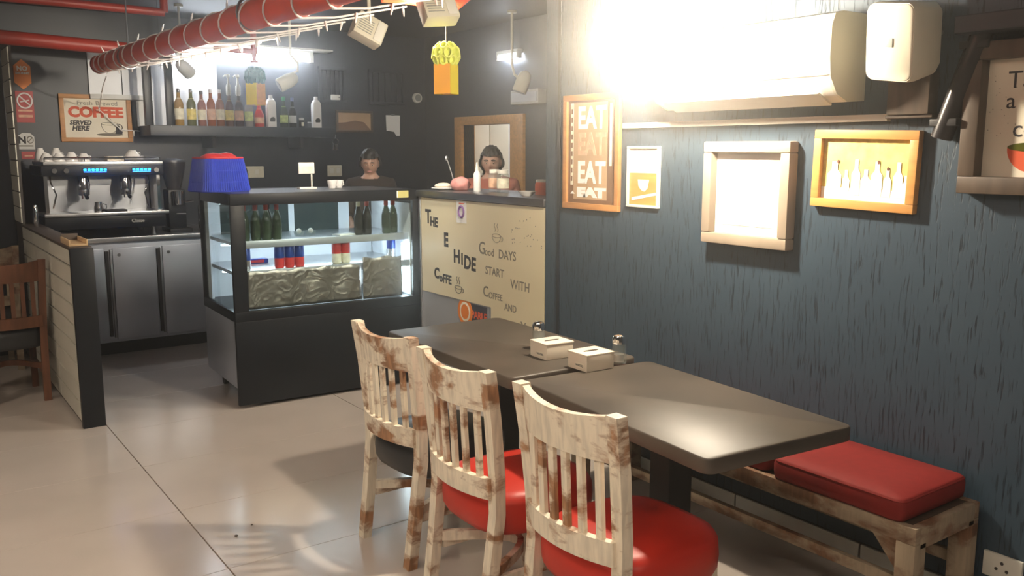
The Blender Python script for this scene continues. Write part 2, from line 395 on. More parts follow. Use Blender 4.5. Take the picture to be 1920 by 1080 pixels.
# pale boarding high on the back wall, under the strip light
wb = struct(MB().box(1.50, YB-.006, 1.95, 2.56, YB-.001, 2.42).build('wall_boarding', 'grout', None, False), 'pale boarding high on the back wall under the strip light')
for a, b, c, d in ((1.50, 1.752, 2.03, 2.42), (1.760, 1.985, 2.03, 2.42), (1.993, 2.552, 1.78, 2.42)):
    MB().box(a, YB-.022, c, b, YB-.006, d, .002).build('panel', 'white_panel', wb, False)
MB().box(1.50, YB-.05, 1.99, 1.99, YB-.006, 2.03, .004).build('ledge', 'sign_grey', wb)
MB().box(1.86, YB-.02, 1.77, 1.985, YB-.001, 1.985, .002).build('panel', 'sign_grey', wb, False)

# ================================================================== DINING TABLES
def table(label, c, rz, wx, ly):
    t = thing('dining_table', label, 'table', (c[0], c[1], 0), rz, 'black dining tables along the wall')
    P = rrect(-wx/2, -ly/2, wx/2, ly/2, .03)
    MB().loft(P, [(.994, .705), (1, .709), (1, .744), (.996, .748), (.990, .75)]).build('table_top', 'table_black', t, ang=50)
    MB().box(-wx/2+.09, -ly/2+.12, .66, wx/2-.09, ly/2-.12, .705, .004).build('apron', 'black_matt', t)
    MB().box(-.05, -.05, .04, .05, .05, .66, .006).build('pedestal', 'black_matt', t)
    for k in range(4): MB().box(-.035, .03, 0, .035, .24, .04, .006, Matrix.Rotation(k*PI/2+PI/4, 4, 'Z')).build('foot', 'black_matt', t)
    return t
table('black table farther from the camera, holding two napkin boxes', (2.137, 3.048), -.03, .61, 1.03)
u_, v_ = Vector((math.sin(.087), math.cos(.087))), Vector((math.cos(.087), -math.sin(.087)))
c_ = Vector((1.745, 1.535))+u_*.485+v_*.295
table('black table nearest the camera with scuffed rounded corner', c_, -.087, .59, .97)

# ================================================================== CHAIRS
def chair(label, loc, rz, wood, seat, group, h=.90):
    t = thing('dining_chair', label, 'chair', loc, rz, group)
    for s in (-1, 1):
        path = [(-.050, s*.180, 0), (-.022, s*.184, .22), (0, s*.190, .42), (-.004, s*.194, .55), (-.022, s*.200, .74), (-.045, s*.206, h)]
        MB().post([p for p in path], .019, .021).build('rear_post', wood, t)
        MB().post([(.375, s*.165, 0), (.370, s*.165, .36)], .019, .019).build('front_leg', wood, t)
    def arc(x, half, bow, n=10): return [(x-bow*(1-(2*k/n-1)**2), half*(2*k/n-1), 0) for k in range(n+1)]
    # crest rail, bowed backwards, top edge rising at the ends
    A = arc(-.030, .190, .040); R = []
    for (x, y_, _), k in zip(A, range(len(A))):
        rise = .018*(abs(k-5)/5)**2
        R.append([(x+.012, y_, h-.135), (x-.012, y_, h-.135), (x-.024, y_, h-.022+rise), (x, y_, h-.022+rise)])
    MB().rings(R).build('crest_rail', wood, t, ang=30)
    MB().rings([[(x+.022, y_, .475), (x-.002, y_, .475), (x-.006, y_, .545), (x+.018, y_, .545)] for x, y_, _ in A]).build('lower_rail', wood, t, ang=30)
    for k in range(6):
        f = -1+2*(k+.8)/6.6; y_ = .19*f; bow = .040*(1-f*f)
        MB().post([(-.018-bow, y_, .535), (-.030-bow, y_, h-.125)], .007, .012).build('back_slat', wood, t)
    # bow stretcher between the legs
    B = [(-.02+.40*math.sin(PI*k/12)*1.0 if False else -.012+.22*math.sin(PI*k/12), -.18+.36*k/12, .215) for k in range(13)]
    MB().rail(B, .022, .035).build('bow_stretcher', wood, t, ang=30)
    for s in (-1, 1): MB().box(.0, s*.172-.009, .17, .37, s*.172+.009, .20, .003).build('side_stretcher', wood, t)
    P = []
    for k in range(28):
        a = 2*PI*k/28; cx, sy = math.cos(a), math.sin(a)
        P.append((.205+.235*math.copysign(abs(cx)**.62, cx), .222*math.copysign(abs(sy)**.62, sy)))
    MB().loft(P, [(.90, .335), (.96, .340), (1.0, .36), (1.012, .40), (1.0, .44), (.95, .462), (.80, .472), (.3, .476)], (.205, 0)).build('seat_cushion', seat, t, ang=60)
    return t
G = 'whitewashed chairs along the tables'
chair('whitewashed slat-back chair with a black seat, farthest along the tables', (1.565, 2.970, 0), 0.03, 'whitewash', 'black_vinyl', G)
chair('whitewashed slat-back chair with a red seat, middle of the three at the tables', (1.525, 2.393, 0), -0.03, 'whitewash', 'red_vinyl', G)
chair('whitewashed slat-back chair with a red seat, nearest the camera at the black tables', (1.530, 1.822, 0), 0.0, 'whitewash', 'red_vinyl', G)
chair('dark brown wooden chair with black cushion before the tiled partition', (.590, 6.20, 0), PI/2, 'wood_brown', 'black_vinyl', 'chairs left of the partition')
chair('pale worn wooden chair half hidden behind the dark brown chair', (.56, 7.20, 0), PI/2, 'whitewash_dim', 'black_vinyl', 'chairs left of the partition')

# ================================================================== BENCH
bn = thing('wall_bench', 'worn whitewashed bench with braced legs against the plaster wall', 'bench', (2.69, 2.19, 0))
bl = .83
for sx in (-1, 1):
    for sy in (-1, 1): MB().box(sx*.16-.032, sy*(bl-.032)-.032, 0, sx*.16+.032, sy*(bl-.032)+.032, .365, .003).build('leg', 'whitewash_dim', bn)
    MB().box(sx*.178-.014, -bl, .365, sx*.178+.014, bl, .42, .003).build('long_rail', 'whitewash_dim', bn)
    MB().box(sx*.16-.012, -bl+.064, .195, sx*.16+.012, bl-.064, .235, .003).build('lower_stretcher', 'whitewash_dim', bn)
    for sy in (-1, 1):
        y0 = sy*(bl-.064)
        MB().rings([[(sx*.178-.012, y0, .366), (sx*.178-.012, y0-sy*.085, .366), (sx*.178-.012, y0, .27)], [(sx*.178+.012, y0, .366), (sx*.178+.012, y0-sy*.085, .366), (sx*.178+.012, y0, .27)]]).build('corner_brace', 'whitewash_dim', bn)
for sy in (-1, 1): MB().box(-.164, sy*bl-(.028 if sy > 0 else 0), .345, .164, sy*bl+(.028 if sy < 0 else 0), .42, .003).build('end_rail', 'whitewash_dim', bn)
MB().box(-.164, -bl+.03, .395, .164, bl-.03, .418).build('seat_board', 'wood_dark', bn)
def cushion(label, c, lx, ly, rz=0):
    o = thing('seat_cushion', label, 'cushion', (c[0], c[1], .42), rz, 'red cushions on the bench')
    P = rrect(-lx/2, -ly/2, lx/2, ly/2, .025)
    MB().loft(P, [(.95, 0), (.99, .008), (1, .03), (1, .055), (.985, .072), (.95, .078), (.6, .082)]).build('padding', 'red_fabric', o, ang=60)
    MB().tube([(x, y, .068) for x, y in rrect(-lx/2+.004, -ly/2+.004, lx/2-.004, ly/2-.004, .025)], .004, 6, True).build('piping', 'red_fabric', o)
cushion('red square cushion on the near end of the bench', (2.690, 1.655), .39, .50)
cushion('red cushion under the table edge, second along the bench', (2.695, 2.17), .36, .46)
cushion('red cushion deepest behind the tables, last along the bench', (2.695, 2.66), .36, .46)

# ================================================================== TABLE WARE
def napkin(label, c, rz):
    o = thing('napkin_box', label, 'napkin box', (c[0], c[1], .75), rz, 'napkin boxes on the far table')
    MB().box(-.066, -.058, 0, .066, .058, .062, .004).build('box_body', 'napkin_cream', o)
    MB().box(-.068, -.060, .058, .068, .060, .066, .003).build('lid', 'napkin_cream', o)
    P = ellipse(0, 0, .036, .009, 16)
    MB().rings([[(x, y, .0655) for x, y in P], [(x, y, .0668) for x, y in P]]).build('slot', 'dark_slot', o)
    q = thing
    l = text('WATERS', .012, 'ink', None, 0, 0, align='CENTER')
    l.data.transform(Matrix.Translation((-.0665, -.015, .016)) @ Matrix.Rotation(-PI/2, 4, 'Z')); l.parent = o
    MB().rings([[(-.0672, y, z) for y, z in rrect(-.040, .010, .012, .030, .006)], [(-.0662, y, z) for y, z in rrect(-.040, .010, .012, .030, .006)]]).build('badge', 'paper_cream', o)
napkin('cream napkin box nearer the counter board on the far table', (2.155, 2.735), -.06)
napkin('cream napkin box nearer the camera, close to the table seam', (2.160, 2.500), -.03)
def shaker(label, c):
    o = thing('glass_shaker', label, 'shaker', (c[0], c[1], .75), 0, 'glass shakers on the table')
    S_ = 1.32
    def q(pr): return [(r*S_, z*S_) for r, z in pr]
    MB().lathe(q([(.018, 0), (.023, .004), (.0235, .02), (.019, .055), (.0175, .066), (.0165, .066), (.0165, .012), (.005, .010)])).build('glass_body', 'clear_glass', o)
    MB().lathe(q([(.0160, .008), (.0160, .030), (.002, .031)])).build('salt', 'paper_white', o)
    MB().lathe(q([(.0195, .062), (.0195, .078), (.017, .085), (.008, .088), (.001, .0885)])).build('metal_cap', 'chrome', o)
shaker('glass shaker with chrome cap behind the farther napkin box', (2.19, 2.87))
shaker('glass shaker with chrome cap beside the nearer napkin box', (2.285, 2.48))
# ================================================================== DISPLAY FRIDGE
DX, DY, DR = 1.690, 5.225, -.045
DW, DD = 1.25, .74
dc = thing('display_case', 'black glazed display fridge with lit shelves in front of the coffee counter', 'display case', (DX, DY, 0), DR)
DM = Matrix.Translation((DX, DY, 0)) @ Matrix.Rotation(DR, 4, 'Z')
def dpos(x, y, z): return DM @ Vector((x, y, z))
MB().box(.0, .0, .02, DW, .03, .54, .004).build('front_panel', 'black_satin', dc)
MB().box(.006, .03, .12, .03, DD, .54, .002).build('side_panel', 'steel_counter', dc)
MB().box(DW-.03, .03, .12, DW-.006, DD, .54, .002).build('side_panel', 'steel_counter', dc)
MB().box(.03, DD-.03, .12, DW-.03, DD, .54).build('back_panel', 'black_matt', dc)
MB().box(.03, .03, .12, DW-.03, DD-.03, .14).build('bottom_panel', 'black_matt', dc)
for x in (.10, DW-.10):
    for y in (.12, DD-.07):
        k = MB().cyl((x, y, .07), (x, y, .12), .016, seg=10).build('caster', 'steel_dark', dc)
        MB().cyl((x-.014, y, .035), (x+.014, y, .035), .035, seg=14).build('wheel', 'rubber', k)
MB().box(0, 0, .54, DW, DD, .60, .004).build('deck', 'black_satin', dc)
for x, y, hw in ((0, 0, .085), (DW-.05, 0, .05), (0, DD-.04, .03), (DW-.05, DD-.04, .05)):
    MB().box(x, y, .60, x+hw, y+(.03 if y == 0 else .04), 1.245, .003).build('corner_post', 'black_satin', dc)
MB().box(0, 0, 1.245, DW, .04, 1.315, .004).build('top_rail', 'black_satin', dc)
MB().box(0, DD-.04, 1.245, DW, DD, 1.315, .004).build('top_rail', 'black_satin', dc)
MB().box(0, .04, 1.245, .04, DD-.04, 1.315, .003).build('top_rail', 'black_satin', dc)
MB().box(DW-.04, .04, 1.245, DW, DD-.04, 1.315, .003).build('top_rail', 'black_satin', dc)
MB().box(.04, .04, 1.295, DW-.04, DD-.04, 1.313).build('top_panel', 'steel_dark', dc)
MB().box(.085, .008, .60, DW-.05, .014, 1.245).build('front_glass', 'pane_glass', dc, False)
MB().box(.010, .03, .60, .016, DD-.04, 1.245).build('side_glass', 'pane_glass', dc, False)
MB().box(DW-.016, .03, .60, DW-.010, DD-.04, 1.245).build('side_glass', 'pane_glass', dc, False)
# inner white liner strips and sliding rear doors
MB().box(.025, DD-.13, .60, .040, DD-.042, 1.245).build('rear_stile', 'white_panel', dc, False)
MB().box(.04, DD-.055, .60, .12, DD-.042, 1.245).build('rear_stile', 'white_panel', dc, False)
MB().box(.585, DD-.060, .60, .625, DD-.042, 1.245).build('rear_stile', 'white_panel', dc, False)
MB().box(DW-.30, DD-.060, .60, DW-.22, DD-.042, 1.245).build('rear_stile', 'white_panel', dc, False)
MB().box(.12, DD-.052, .60, .585, DD-.046, 1.245).build('sliding_door', 'dark_pane', dc, False)
MB().box(.625, DD-.056, .60, DW-.30, DD-.050, 1.245).build('sliding_door', 'dark_pane', dc, False)
MB().box(.05, DD-.060, .60, DW-.05, DD-.050, .97).build('rear_liner', 'white_panel', dc, False)
MB().box(DW-.045, .06, .60, DW-.035, DD-.06, 1.22).build('side_liner', 'white_panel', dc, False)
for z, d0 in ((.995, .10), (.815, .08)):
    s_ = MB().box(.03, d0, z, DW-.045, DD-.07, z+.022, .002).build('shelf', 'steel', dc)
    MB().box(.03, d0-.012, z-.020, DW-.045, d0, z+.026, .003).build('shelf_edge', 'steel_counter', s_)
for z in (1.238, .972, .80):
    MB().box(.05, .40, z-.004, DW-.08, .43, z+.006).build('light_strip', 'case_glow', dc, False)
MB().box(DW-.075, .10, .62, DW-.055, .13, .95).build('light_strip', 'case_glow', dc, False)
# foil sheets over the lower tray
def foil(label, x0, x1, z0, z1, y):
    o = thing('foil_sheet', label, 'foil', dpos(x0, y, z0), DR)
    n, m = 34, 12; R = []; rnd = random.Random(int(x0*100))
    bm = bmesh.new(); V = []
    ph = [rnd.random()*6 for _ in range(6)]
    for j in range(m+1):
        row = []
        for i in range(n+1):
            x = (x1-x0)*i/n; z = (z1-z0)*j/m
            d = .004*math.sin(x*30+ph[0]+2*math.sin(z*5+ph[1]))*(.4+x)+.0025*math.sin(x*55+z*14+ph[2])+.0012*math.sin(z*25+x*9+ph[3])
            row.append(bm.verts.new((x, d, z+(0 if j < m else .006*math.sin(x*40+ph[4])))))
        V.append(row)
    for j in range(m):
        for i in range(n): bm.faces.new((V[j][i], V[j][i+1], V[j+1][i+1], V[j+1][i]))
    me = bpy.data.meshes.new('sheet'); bm.to_mesh(me); bm.free()
    s = link('sheet', me, 'foil', o, True, 25); md = s.modifiers.new('thick', 'SOLIDIFY'); md.thickness = .001
foil('large crinkled foil sheet hung along the lower front of the display fridge', .09, .845, .603, .835, .050)
foil('smaller smooth foil sheet at the right end of the display fridge', .85, 1.13, .603, .875, .040)
# drinks
def soft_bottle(label, x, y, z, cap, m='bottle_green', hgt=.235):
    o = thing('drink_bottle', label, 'bottle', dpos(x, y, z), DR, 'bottles in the display fridge'); s = hgt/.235
    MB().lathe([(.026, 0), (.030, .006*s), (.030, .12*s), (.024, .15*s), (.013, .18*s), (.0125, .225*s)], seg=14).build('glass_body', m, o)
    MB().lathe([(.0305, .035*s), (.0308, .036*s), (.0308, .10*s), (.0305, .101*s)], seg=14).build('label_band', m, o)
    MB().lathe([(.0128, .185*s), (.0145, .19*s), (.0145, .232*s), (.010, .235*s)], seg=14).build('cap', cap, o)
nm = ['first', 'second', 'third', 'fourth', 'fifth', 'sixth']
for i, x in enumerate((.125, .195, .262, .330)):
    soft_bottle('dark green bottle with red neck on the top shelf, %s from the black corner post' % nm[i], x, .16, 1.0175, 'cap_red')
for i, x in enumerate((.150, .225, .300)):
    soft_bottle('dark-capped green bottle in the fridge back row, %s from the corner post' % nm[i], x, .24, 1.0175, 'cap_dark')
soft_bottle('dark bottle with pale neck, left of its red-necked neighbour in the fridge', .885, .17, 1.0175, 'label_cream', 'bottle_black')
soft_bottle('dark bottle with red neck beside the pale-necked one on the top shelf', .950, .18, 1.0175, 'cap_red', 'bottle_black')
soft_bottle('dark green red-necked bottle, second from the right end of the top shelf', 1.085, .17, 1.0175, 'cap_red')
soft_bottle('dark green red-necked bottle at the right end of the top shelf', 1.150, .20, 1.0175, 'cap_red')
def can(label, x, y, z, top, low, hgt=.150, r=.031):
    o = thing('drink_can', label, 'can', dpos(x, y, z), DR, 'cans in the display fridge')
    MB().lathe([(r*.8, 0), (r, .008), (r, hgt*.42)], seg=16).build('lower_wall', low, o)
    MB().lathe([(r, hgt*.42), (r*1.001, hgt*.9), (r*.86, hgt*.97)], seg=16).build('upper_wall', top, o)
    MB().lathe([(r*.86, hgt*.965), (r*.88, hgt), (r*.8, hgt), (r*.78, hgt*.975), (.001, hgt*.975)], seg=16).build('can_end', 'can_silver', o)
can('blue and silver can beside the black corner post of the fridge', .115, .13, .8375, 'can_blue', 'can_silver')
for i, x in enumerate((.330, .395, .460)):
    can('blue and red can in the middle row of three, %s' % ('left one', 'centre one', 'right one')[i], x, .14, .8375, 'can_blue', 'can_red')
can('red and white can in the fridge, left of the pair', .720, .16, .8375, 'can_red', 'label_cream', .155)
can('red and white can in the fridge, right of the pair', .782, .16, .8375, 'can_red', 'label_cream', .155)
can('single blue can at the right end of the fridge', 1.150, .24, .8375, 'can_blue', 'can_silver', .155)
o = thing('chocolate_packet', 'small red and blue snack packet lying on the lower fridge shelf', 'packet', dpos(.20, .42, .8375), DR)
MB().box(0, 0, 0, .15, .06, .03, .006).build('wrapper', 'can_blue', o); MB().box(.03, -.001, .006, .12, .0, .024).build('label_band', 'can_red', o)
o = thing('paper_card', 'white card lying on the top fridge shelf', 'card', dpos(.74, .14, 1.0175), DR+.2)
MB().box(0, 0, 0, .13, .09, .008, .002).build('card', 'paper_white', o); MB().box(.01, .01, .008, .10, .07, .011).build('folded_sheet', 'paper_white', o)
for i, x in enumerate((.52, .60)):
    o = thing('glass_dish', 'small glass dish on the top fridge shelf, %s one' % ('left', 'right')[i], 'dish', dpos(x, .30, 1.0175), DR, 'glass dishes in the fridge')
    MB().lathe([(.015, 0), (.03, .004), (.036, .03), (.033, .03), (.027, .008), (.002, .006)], seg=16).build('bowl', 'clear_glass', o)
    MB().sphere((0, 0, .03), .018, 10).build('wrapped_sweet', 'paper_white', o)
# yellow price sticker
o = thing('price_sticker', 'small yellow price card on the top rail of the display fridge', 'sticker', dpos(1.085, -.001, 1.262), DR)
flat('card', [(0, 0), (.085, 0), (.085, .045), (0, .045)], 'sticker_yellow', o, 0, .002)
flat('edge_strip', [(0, 0), (.008, 0), (.008, .045), (0, .045)], 'paper_white', o, -.002)
# things on top of the fridge
TZ = 1.315
bk = thing('plastic_basket', 'blue slatted plastic basket with red cloths on the display fridge', 'basket', dpos(.05, .40, TZ), .25)
def bask(r, z): return [(x*r, y*r, z) for x, y in rrect(-.16, -.13, .16, .13, .06, 3)]
MB().rings([bask(1.0, 0), bask(1.0, .008)]).build('base', 'basket_blue', bk)
P0, P1 = rrect(-.160, -.130, .160, .130, .06, 7), rrect(-.130, -.105, .130, .105, .05, 7)
sl = MB()
for k in range(len(P0)):
    a, b = Vector((*P0[k], .005)), Vector((*P1[k], .205)); sl.cyl(a, b, .0075, .0075, 5)
n0 = len(P0)
for k in range(n0):      # straight runs between the corners
    d = (Vector(P0[(k+1) % n0])-Vector(P0[k])).length
    q = int(d/.016)
    for i in range(1, q):
        f = i/q; a = Vector(P0[k]).lerp(Vector(P0[(k+1) % n0]), f); b = Vector(P1[k]).lerp(Vector(P1[(k+1) % n0]), f)
        sl.cyl((*a, .005), (*b, .205), .0065, .0065, 5)
so = sl.build('slats', 'basket_blue', bk); so['kind'] = 'stuff'
for z, f in ((.06, .3), (.13, .63), (.207, 1.0)):
    MB().tube([(*Vector(a).lerp(Vector(b), f), z) for a, b in zip(P0, P1)], .008 if z > .2 else .005, 6, True).build('band', 'basket_red' if z > .2 else 'basket_blue', bk)
MB().sphere((-.03, 0, .19), .09, 12, (1.1, .9, .55)).build('red_cloth', 'basket_red', bk); MB().sphere((.07, .02, .20), .07, 12, (1, .9, .6)).build('red_cloth', 'basket_red', bk)
o = thing('card_stand', 'white card holder on a thin stalk standing on the fridge', 'sign holder', dpos(.64, .45, TZ), DR)
MB().box(-.06, -.03, 0, .06, .03, .012, .003).build('base', 'plastic_white', o); MB().cyl((.035, 0, .012), (.035, 0, .13), .006, seg=8).build('stalk', 'plastic_white', o)
MB().box(-.055, -.008, .10, .055, .004, .175, .004).build('card_plate', 'plastic_white', o); MB().box(-.045, -.010, .115, .045, -.008, .15).build('print', 'label_cream', o)
for i, (x, y) in enumerate(((.80, .40), (.86, .44))):
    o = thing('coffee_cup', 'small white cup on the fridge, %s of two' % ('left', 'right')[i], 'cup', dpos(x, y, TZ), .4, 'cups on the fridge')
    MB().lathe([(.02, 0), (.024, .003), (.036, .055), (.033, .055), (.021, .006), (.002, .005)], seg=18).build('bowl', 'ceramic', o)
    MB().tube([(.032, 0, .045), (.05, 0, .042), (.052, 0, .022), (.028, 0, .015)], .004, 6).build('handle', 'ceramic', o)

# ================================================================== SERVICE COUNTER WITH HANDWRITTEN BOARD
sc = thing('service_counter', 'tall service counter fronted by a steel base and dark top', 'counter', (XW, 0, 0))
MB().box(.03, 3.80, 0, .46, 5.13, 1.262).build('carcass', 'black_matt', sc)
MB().box(.018, 3.79, .0, .03, 5.14, .66).build('steel_front', 'steel_front', sc)
MB().box(.004, 5.135, .38, .03, 5.16, 1.28, .003).build('corner_trim', 'steel', sc)
MB().box(-.006, 3.78, 1.268, .48, 5.17, 1.31, .004).build('counter_top', 'steel_dark', sc)
bd = thing('menu_board', 'cream board with handwritten cafe greeting on the service counter', 'board', (XW+.017, 5.13, 0), -PI/2)
flat('sheet', [(0, .640), (.82, .640), (.82, .10), (1.345, .10), (1.345, 1.262), (0, 1.262)], 'board_yellow', bd, 0, .006)
Y_ = -.0065
def hand(s, size, x, z, m='ink', off=.0012, rot=0.0, sx=.95): text(s, size, m, bd, x, z, Y_, off=off, rot=rot, sx=sx, depth=.0004)
hand('T', .125, .055, 1.10, off=.004); hand('HE', .082, .115, 1.085, off=.004, rot=.05)
hand('E', .12, .285, .965, off=.005, sx=.9)
hand('H', .115, .400, .872, off=.004); hand('I', .10, .490, .866, off=.004); hand('DE', .115, .520, .848, off=.004, rot=.06)
hand('C', .095, .160, .745, off=.004); hand('oFFE', .078, .225, .728, off=.003, rot=.03)
hand('G', .105, .690, .955, 'ink_soft'); hand('ood', .065, .755, .950, 'ink_soft', .0006); hand('DAYS', .075, .900, .945, 'ink_soft', .0006)
hand('START', .070, .760, .838, 'ink_soft', .0008, .03); hand('WITH', .075, 1.02, .785, 'ink_soft', .0006, .03)
hand('C', .090, .735, .700, 'ink_soft'); hand('OFFEE', .055, .795, .694, 'ink_soft', .0006); hand('AND', .058, .960, .645, 'ink_soft', .001)
hand('You', .090, 1.12, .540, 'ink_soft', .001, .03)
def cup_doodle(cx, cz, s, m, r):
    line('cup_drawing', ellipse(cx, cz, .055*s, .05*s, 12, PI, 2*PI), m, bd, Y_, r); line('cup_drawing', ellipse(cx, cz, .055*s, .014*s, 16)+[(cx+.055*s, cz)], m, bd, Y_, r)
    line('cup_drawing', ellipse(cx+.06*s, cz-.02*s, .022*s, .018*s, 8, -PI/2, PI/2), m, bd, Y_, r)
    for k in (-.02, .015): line('steam_drawing', [(cx+k*s+.008*s*math.sin(i*1.3), cz+.03*s+.012*s*i) for i in range(6)], m, bd, Y_, r)
cup_doodle(.455, .715, .75, 'ink', .002); cup_doodle(.88, 1.075, .8, 'ink_soft', .0015)
for i in range(26):
    x, z = 1.02+random.random()*.30, 1.03+random.random()*.18
    flat('dot_drawing', ellipse(x, z, .004, .004, 6), 'ink_soft', bd, Y_, .0003)
o = thing('paper_notice', 'small white notice with a purple ring taped to the board', 'notice', (XW+.017, 5.13-.445, 1.125), -PI/2)
flat('sheet', [(0, 0), (.115, 0), (.115, .135), (0, .135)], 'paper_white', o, -.008)
MB().tube([(x, -.0095, z) for x, z in ellipse(.057, .07, .03, .033, 20)], .008, 5, True).build('ring_mark', 'sticker_purple', o)
flat('header_line', [(.03, .118), (.09, .118), (.09, .124), (.03, .124)], 'coffee_red', o, -.0092)
o = thing('logo_sticker', 'round orange and black logo sticker on the steel counter base', 'sticker', (XW+.018, 5.13-.44, .485), -PI/2)
flat('black_plate', [(.06, .02), (.33, .02), (.33, .145), (.06, .145)], 'sticker_black', o, -.001)
flat('orange_disc', ellipse(.085, .085, .085, .088, 24), 'sign_orange', o, -.0025); flat('white_ring', ellipse(.085, .085, .06, .062, 24), 'paper_cream', o, -.0035); flat('inner_disc', ellipse(.085, .085, .045, .047, 24), 'sign_orange', o, -.0045)
text('PARLE', .062, 'coffee_red', o, .155, .06, -.0022, off=.002)
# things standing on the counter
CT = 1.31
o = thing('plate', 'small white plate with pink cloth at the far corner of the counter', 'plate', (XW+.14, 5.05, CT)); 
MB().lathe([(.04, 0), (.045, .004), (.085, .014), (.083, .017), (.043, .008), (.002, .007)], seg=24).build('dish', 'ceramic', o)
MB().sphere((0, .01, .028), .05, 12, (1.2, 1.0, .42)).build('folded_napkin', 'napkin_cream', o)
o = thing('cloth_bundle', 'crumpled pink cloth beside the white plate on the counter', 'cloth', (XW+.20, 4.94, CT))
b = bmesh.new(); bmesh.ops.create_icosphere(b, subdivisions=3, radius=.065)
for v in b.verts:
    n_ = math.sin(v.co.x*70)*math.sin(v.co.y*60+1)*math.sin(v.co.z*80+2); v.co *= 1+.13*n_; v.co.z = max(v.co.z*.75, -.04)
q = MB(); q.merge(b, Matrix.Translation((0, 0, .04))); q.build('cloth', 'pink_cloth', o, ang=70)
o = thing('long_spoon', 'long thin metal spoon leaning up from the pink cloth', 'spoon', (XW+.16, 4.985, CT))
MB().tube([(.03, 0, .01), (.01, .01, .10), (-.02, .02, .20)], .004, 6).build('handle', 'steel', o); MB().sphere((-.022, .021, .208), .012, 10, (1, .5, 1.5)).build('bowl', 'steel', o)
o = thing('sauce_bottle', 'slim white sauce bottle on the counter left of the hatch', 'bottle', (XW+.20, 4.74, CT))
MB().lathe([(.022, 0), (.024, .005), (.024, .11), (.012, .13)], seg=16).build('body', 'ceramic', o); MB().lathe([(.012, .128), (.011, .145), (.004, .185), (.002, .186)], seg=12).build('nozzle', 'plastic_white', o)
for i, (x, y, m, l) in enumerate(((.26, 4.63, 'label_rose', 'pink-labelled storage jar nearest the sauce bottle on the counter'), (.24, 4.51, 'label_cream', 'cream-labelled storage jar in the middle of the counter'), (.25, 4.13, 'coffee_red', 'short orange-red jar at the near end of the counter'))):
    o = thing('storage_jar', l, 'jar', (XW+x, y, CT), 0, 'jars on the counter')
    hh = .14 if i < 2 else .09
    MB().lathe([(.035, 0), (.038, .005), (.038, hh*.75), (.03, hh*.86)], seg=18).build('glass_body', 'clear_glass' if i < 2 else m, o); MB().lathe([(.0385, hh*.2), (.0388, hh*.21), (.0388, hh*.62), (.0385, hh*.63)], seg=18).build('label_band', m, o)
    MB().lathe([(.033, hh*.84), (.034, hh), (.002, hh+.002)], seg=18).build('lid', 'plastic_white', o)
o = thing('serving_bowl', 'shallow white bowl at the near end of the counter', 'bowl', (XW+.12, 4.10, CT))
MB().lathe([(.025, 0), (.03, .004), (.055, .028), (.052, .028), (.028, .008), (.002, .007)], seg=20).build('bowl', 'ceramic', o)

# ================================================================== BACK COUNTER, COFFEE MACHINE
FY = 7.22
rc = thing('steel_counter', 'stainless under-counter fridge with two doors below the coffee machine', 'counter', (0, FY, 0))
MB().box(.97, .02, .10, 2.75, .86, .88, .004).build('cabinet', 'steel_counter', rc)
MB().box(.965, -.02, .88, 2.76, .87, .915, .004).build('worktop', 'steel', rc)
MB().box(.99, .06, 0, 2.73, .84, .10).build('plinth', 'black_matt', rc)
for x0, x1 in ((1.02, 1.36), (1.42, 1.735), (1.785, 2.20), (2.25, 2.68)):
    d = MB().box(x0, -.005, .125, x1, .02, .83, .004).build('door', 'steel_counter', rc)
    MB().box(x1+.008, -.003, .15, x1+.030, .02, .81).build('grip_channel', 'black_matt', d)
    MB().box(x0-.020, -.012, .14, x0-.004, .02, .82, .002).build('edge_strip', 'steel_dark', d)
    MB().cyl((x0+.045, -.014, .78), (x0+.045, -.004, .78), .012, seg=14).build('lock', 'steel_dark', d)
EM = thing('espresso_machine', 'two-group chrome espresso machine with blue lit buttons', 'coffee machine', (.985, 7.30, .915))
EWd = .86
for x in (.08, EWd-.08):
    for y in (.06, .50): MB().lathe([(.022, 0), (.024, .01), (.016, .05), (.02, .065)], (x, y, 0), 12).build('foot', 'steel_dark', EM)
MB().box(0, -.03, .065, EWd, .54, .165, .012).build('base', 'black_satin', EM)
MB().box(.0, -.05, .165, EWd+.02, .30, .190, .005).build('drip_tray', 'steel', EM)
MB().box(.05, .26, .19, EWd-.05, .28, .47).build('back_plate', 'steel_dark', EM)
MB().box(.03, .28, .19, EWd-.03, .54, .47).build('boiler_case', 'black_satin', EM)
for x in (.02, EWd-.045): MB().poly_y([(0, 0), (.025, 0), (.025, .28), (0, .28)], 0, .5).build('side_panel', 'chrome', EM).location = (x, .02, .19)
MB().box(0, -.035, .465, EWd, .54, .545, .014).build('control_head', 'black_satin', EM)
MB().box(.02, -.02, .545, EWd-.0, .53, .572, .006).build('cup_tray', 'steel', EM)
MB().tube([(.03, -.015, .60), (EWd-.02, -.015, .60)], .005, 8).build('cup_rail', 'chrome', EM)
for x in (.03, .30, .58, EWd-.02): MB().cyl((x, -.015, .57), (x, -.015, .60), .004, seg=8).build('rail_post', 'chrome', EM)
for x0, n, m in ((.285, 6, 'led_blue'), (.63, 5, 'led_blue')):
    p = MB().box(x0-.012, -.0385, .487, x0+.028*n+.004, -.035, .525, .003).build('button_pad', 'black_matt', EM)
    for k in range(n): MB().box(x0+.028*k, -.041, .503, x0+.028*k+.018, -.0385, .517).build('button', 'led_cyan' if True else m, p)
    MB().box(x0, -.0405, .492, x0+.028*n-.01, -.0385, .498).build('glow_bar', 'led_blue', p)
for x in (.085, .165, EWd-.06):
    MB().cyl((x, -.035, .505), (x, -.06, .505), .020, .018, 16).build('steam_knob', 'chrome', EM)
